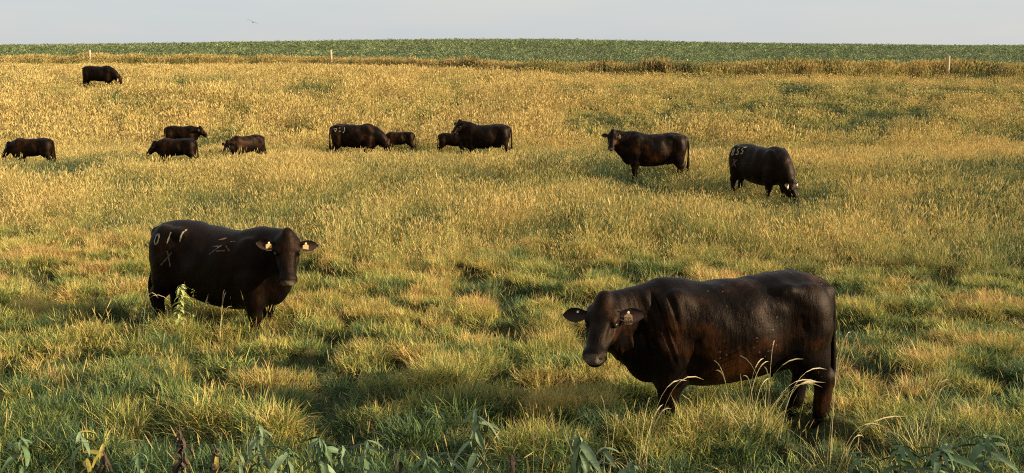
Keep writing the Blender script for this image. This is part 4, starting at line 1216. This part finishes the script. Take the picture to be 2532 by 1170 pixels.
# tall flowering grass clumps near the big cow
M_STRAW = None
def stalk_clump(name, label, u, d, stalks, seed, rad=.10):
    random.seed(seed)
    b0 = place(u, d, True)
    b = Blades()
    for (ut, vt, arch) in stalks:
        tip = ray_pt(ut, vt, d + U_(-.12, .12)) - b0
        bs = Vector((U_(-rad, rad) + tip.x * .12, U_(-.05, .05), -.02))
        ctl = Vector((bs.x + (tip.x - bs.x) * (.22 if arch > 0 else .5), (bs.y + tip.y) / 2, max(tip.z, .1) * (1.0 + arch)))
        n_ = 9; pts = [bez(bs, ctl, tip, k / n_) for k in range(n_ + 1)]
        for k in range(2):
            a_ = U_(0, 3.1); sd_ = Vector((math.cos(a_), math.sin(a_) * .5, .2)).normalized() * .5
            b.strip(pts[:8], [.0034] * 7, sd_, 0, random.random(), 1)
        dd = (pts[-1] - pts[6])
        for k in range(3):
            a_ = k * 1.05; sd_ = (Vector((0, 1, 0)) * math.cos(a_) + dd.cross(Vector((0, 1, 0))).normalized() * math.sin(a_)) * .5
            b.strip([pts[6], pts[7], pts[8], pts[9]], [.006, .0085, .007], sd_, 0, random.random(), 2)
    for _ in range(70):
        a_ = U_(0, 6.28); r_ = rad * 1.1 * math.sqrt(random.random())
        b.blade((r_ * math.cos(a_), r_ * math.sin(a_), -.02), a_ + U_(-1, 1), U_(.05, .5), U_(.2, 1.5), U_(.15, .42), .0045, random.random(), 0)
    me = b.mesh(name); o = link(name, me, M_STALK); o.location = b0
    tag(o, label, 'grass clump', 'tall seeding grass clumps near the big cow')
    return o
def stalk_mat():
    t = NT('seeding_grass_stalk'); a = t.attr('bl'); sp = t.n('ShaderNodeSeparateXYZ'); t.l(a.outputs['Vector'], sp.inputs[0])
    c = t.ramp(t.math('ADD', t.math('MULTIPLY', sp.outputs[1], .7), t.math('MULTIPLY', sp.outputs[0], .3)), [(0, (.14, .16, .04)), (.4, (.36, .30, .08)), (1, (.52, .38, .13))])
    c = t.mix(t.math('GREATER_THAN', sp.outputs[2], .5), c, (.50, .40, .17)); c = t.mix(t.math('GREATER_THAN', sp.outputs[2], 1.5), c, (.55, .45, .24))
    t.l(c, t.b.inputs['Base Color']); t.b.inputs['Roughness'].default_value = .6
    return t.m
M_STALK = stalk_mat()
stalk_clump('seeding_grass_clump', 'arching straw coloured seed stalks in front of the big cow belly and hind leg', 1870, 7.75,
            [(1916, 842, .05), (1889, 886, .05), (1901, 893, .05), (1817, 878, .1), (1903, 936, .1), (1988, 888, .1), (2025, 946, .35), (2034, 958, .4), (2046, 914, .3), (2042, 946, .2), (2025, 945, .45), (1836, 930, .1), (1888, 907, .05)], 5, .14)
stalk_clump('seeding_grass_clump', 'three pale stems bending left before the big cow belly', 1800, 7.8, [(1756, 890, .1), (1767, 916, .1), (1780, 960, .1)], 6, .06)
stalk_clump('seeding_grass_clump', 'pale upright dead stems below the big cow front legs', 1600, 7.1, [(1608, 982, .0), (1582, 1014, .0), (1640, 1000, .0), (1615, 1030, .0), (1660, 1010, .1), (1700, 942, .2), (1742, 940, .3)], 7, .10)
stalk_clump('seeding_grass_clump', 'two thin stems left of the pale dead stems, under the big cow head', 1500, 6.9, [(1484, 978, .0), (1528, 1024, .0), (1500, 1090, .0)], 8, .05)
stalk_clump('seeding_grass_clump', 'lone upright stem between the two drooping pale weeds', 1322, 6.0, [(1320, 1066, .0), (1372, 1022, .0)], 9, .04)
stalk_clump('seeding_grass_clump', 'straw stems arching right beside the big cow hind hoof', 2060, 7.2, [(2190, 1058, .5), (2172, 1068, .5), (2136, 1080, .4), (2240, 1030, .2), (2105, 820, .05), (2070, 882, .0)], 10, .12)
stalk_clump('seeding_grass_clump', 'sparse upright straw stems near the right edge', 2300, 7.3, [(2296, 950, .0), (2312, 985, .0), (2350, 940, .1), (2270, 1000, .0), (2330, 960, 0)], 11, .12)
stalk_clump('seeding_grass_clump', 'bent stems in front of the left cow belly', 540, 11.6, [(556, 716, .0), (560, 722, .0), (505, 752, .3), (575, 758, .1)], 12, .05)
stalk_clump('seeding_grass_clump', 'long stem arching left toward the left cow hind leg', 340, 11.4, [(392, 738, .5), (420, 745, .6), (330, 760, .1)], 13, .08)
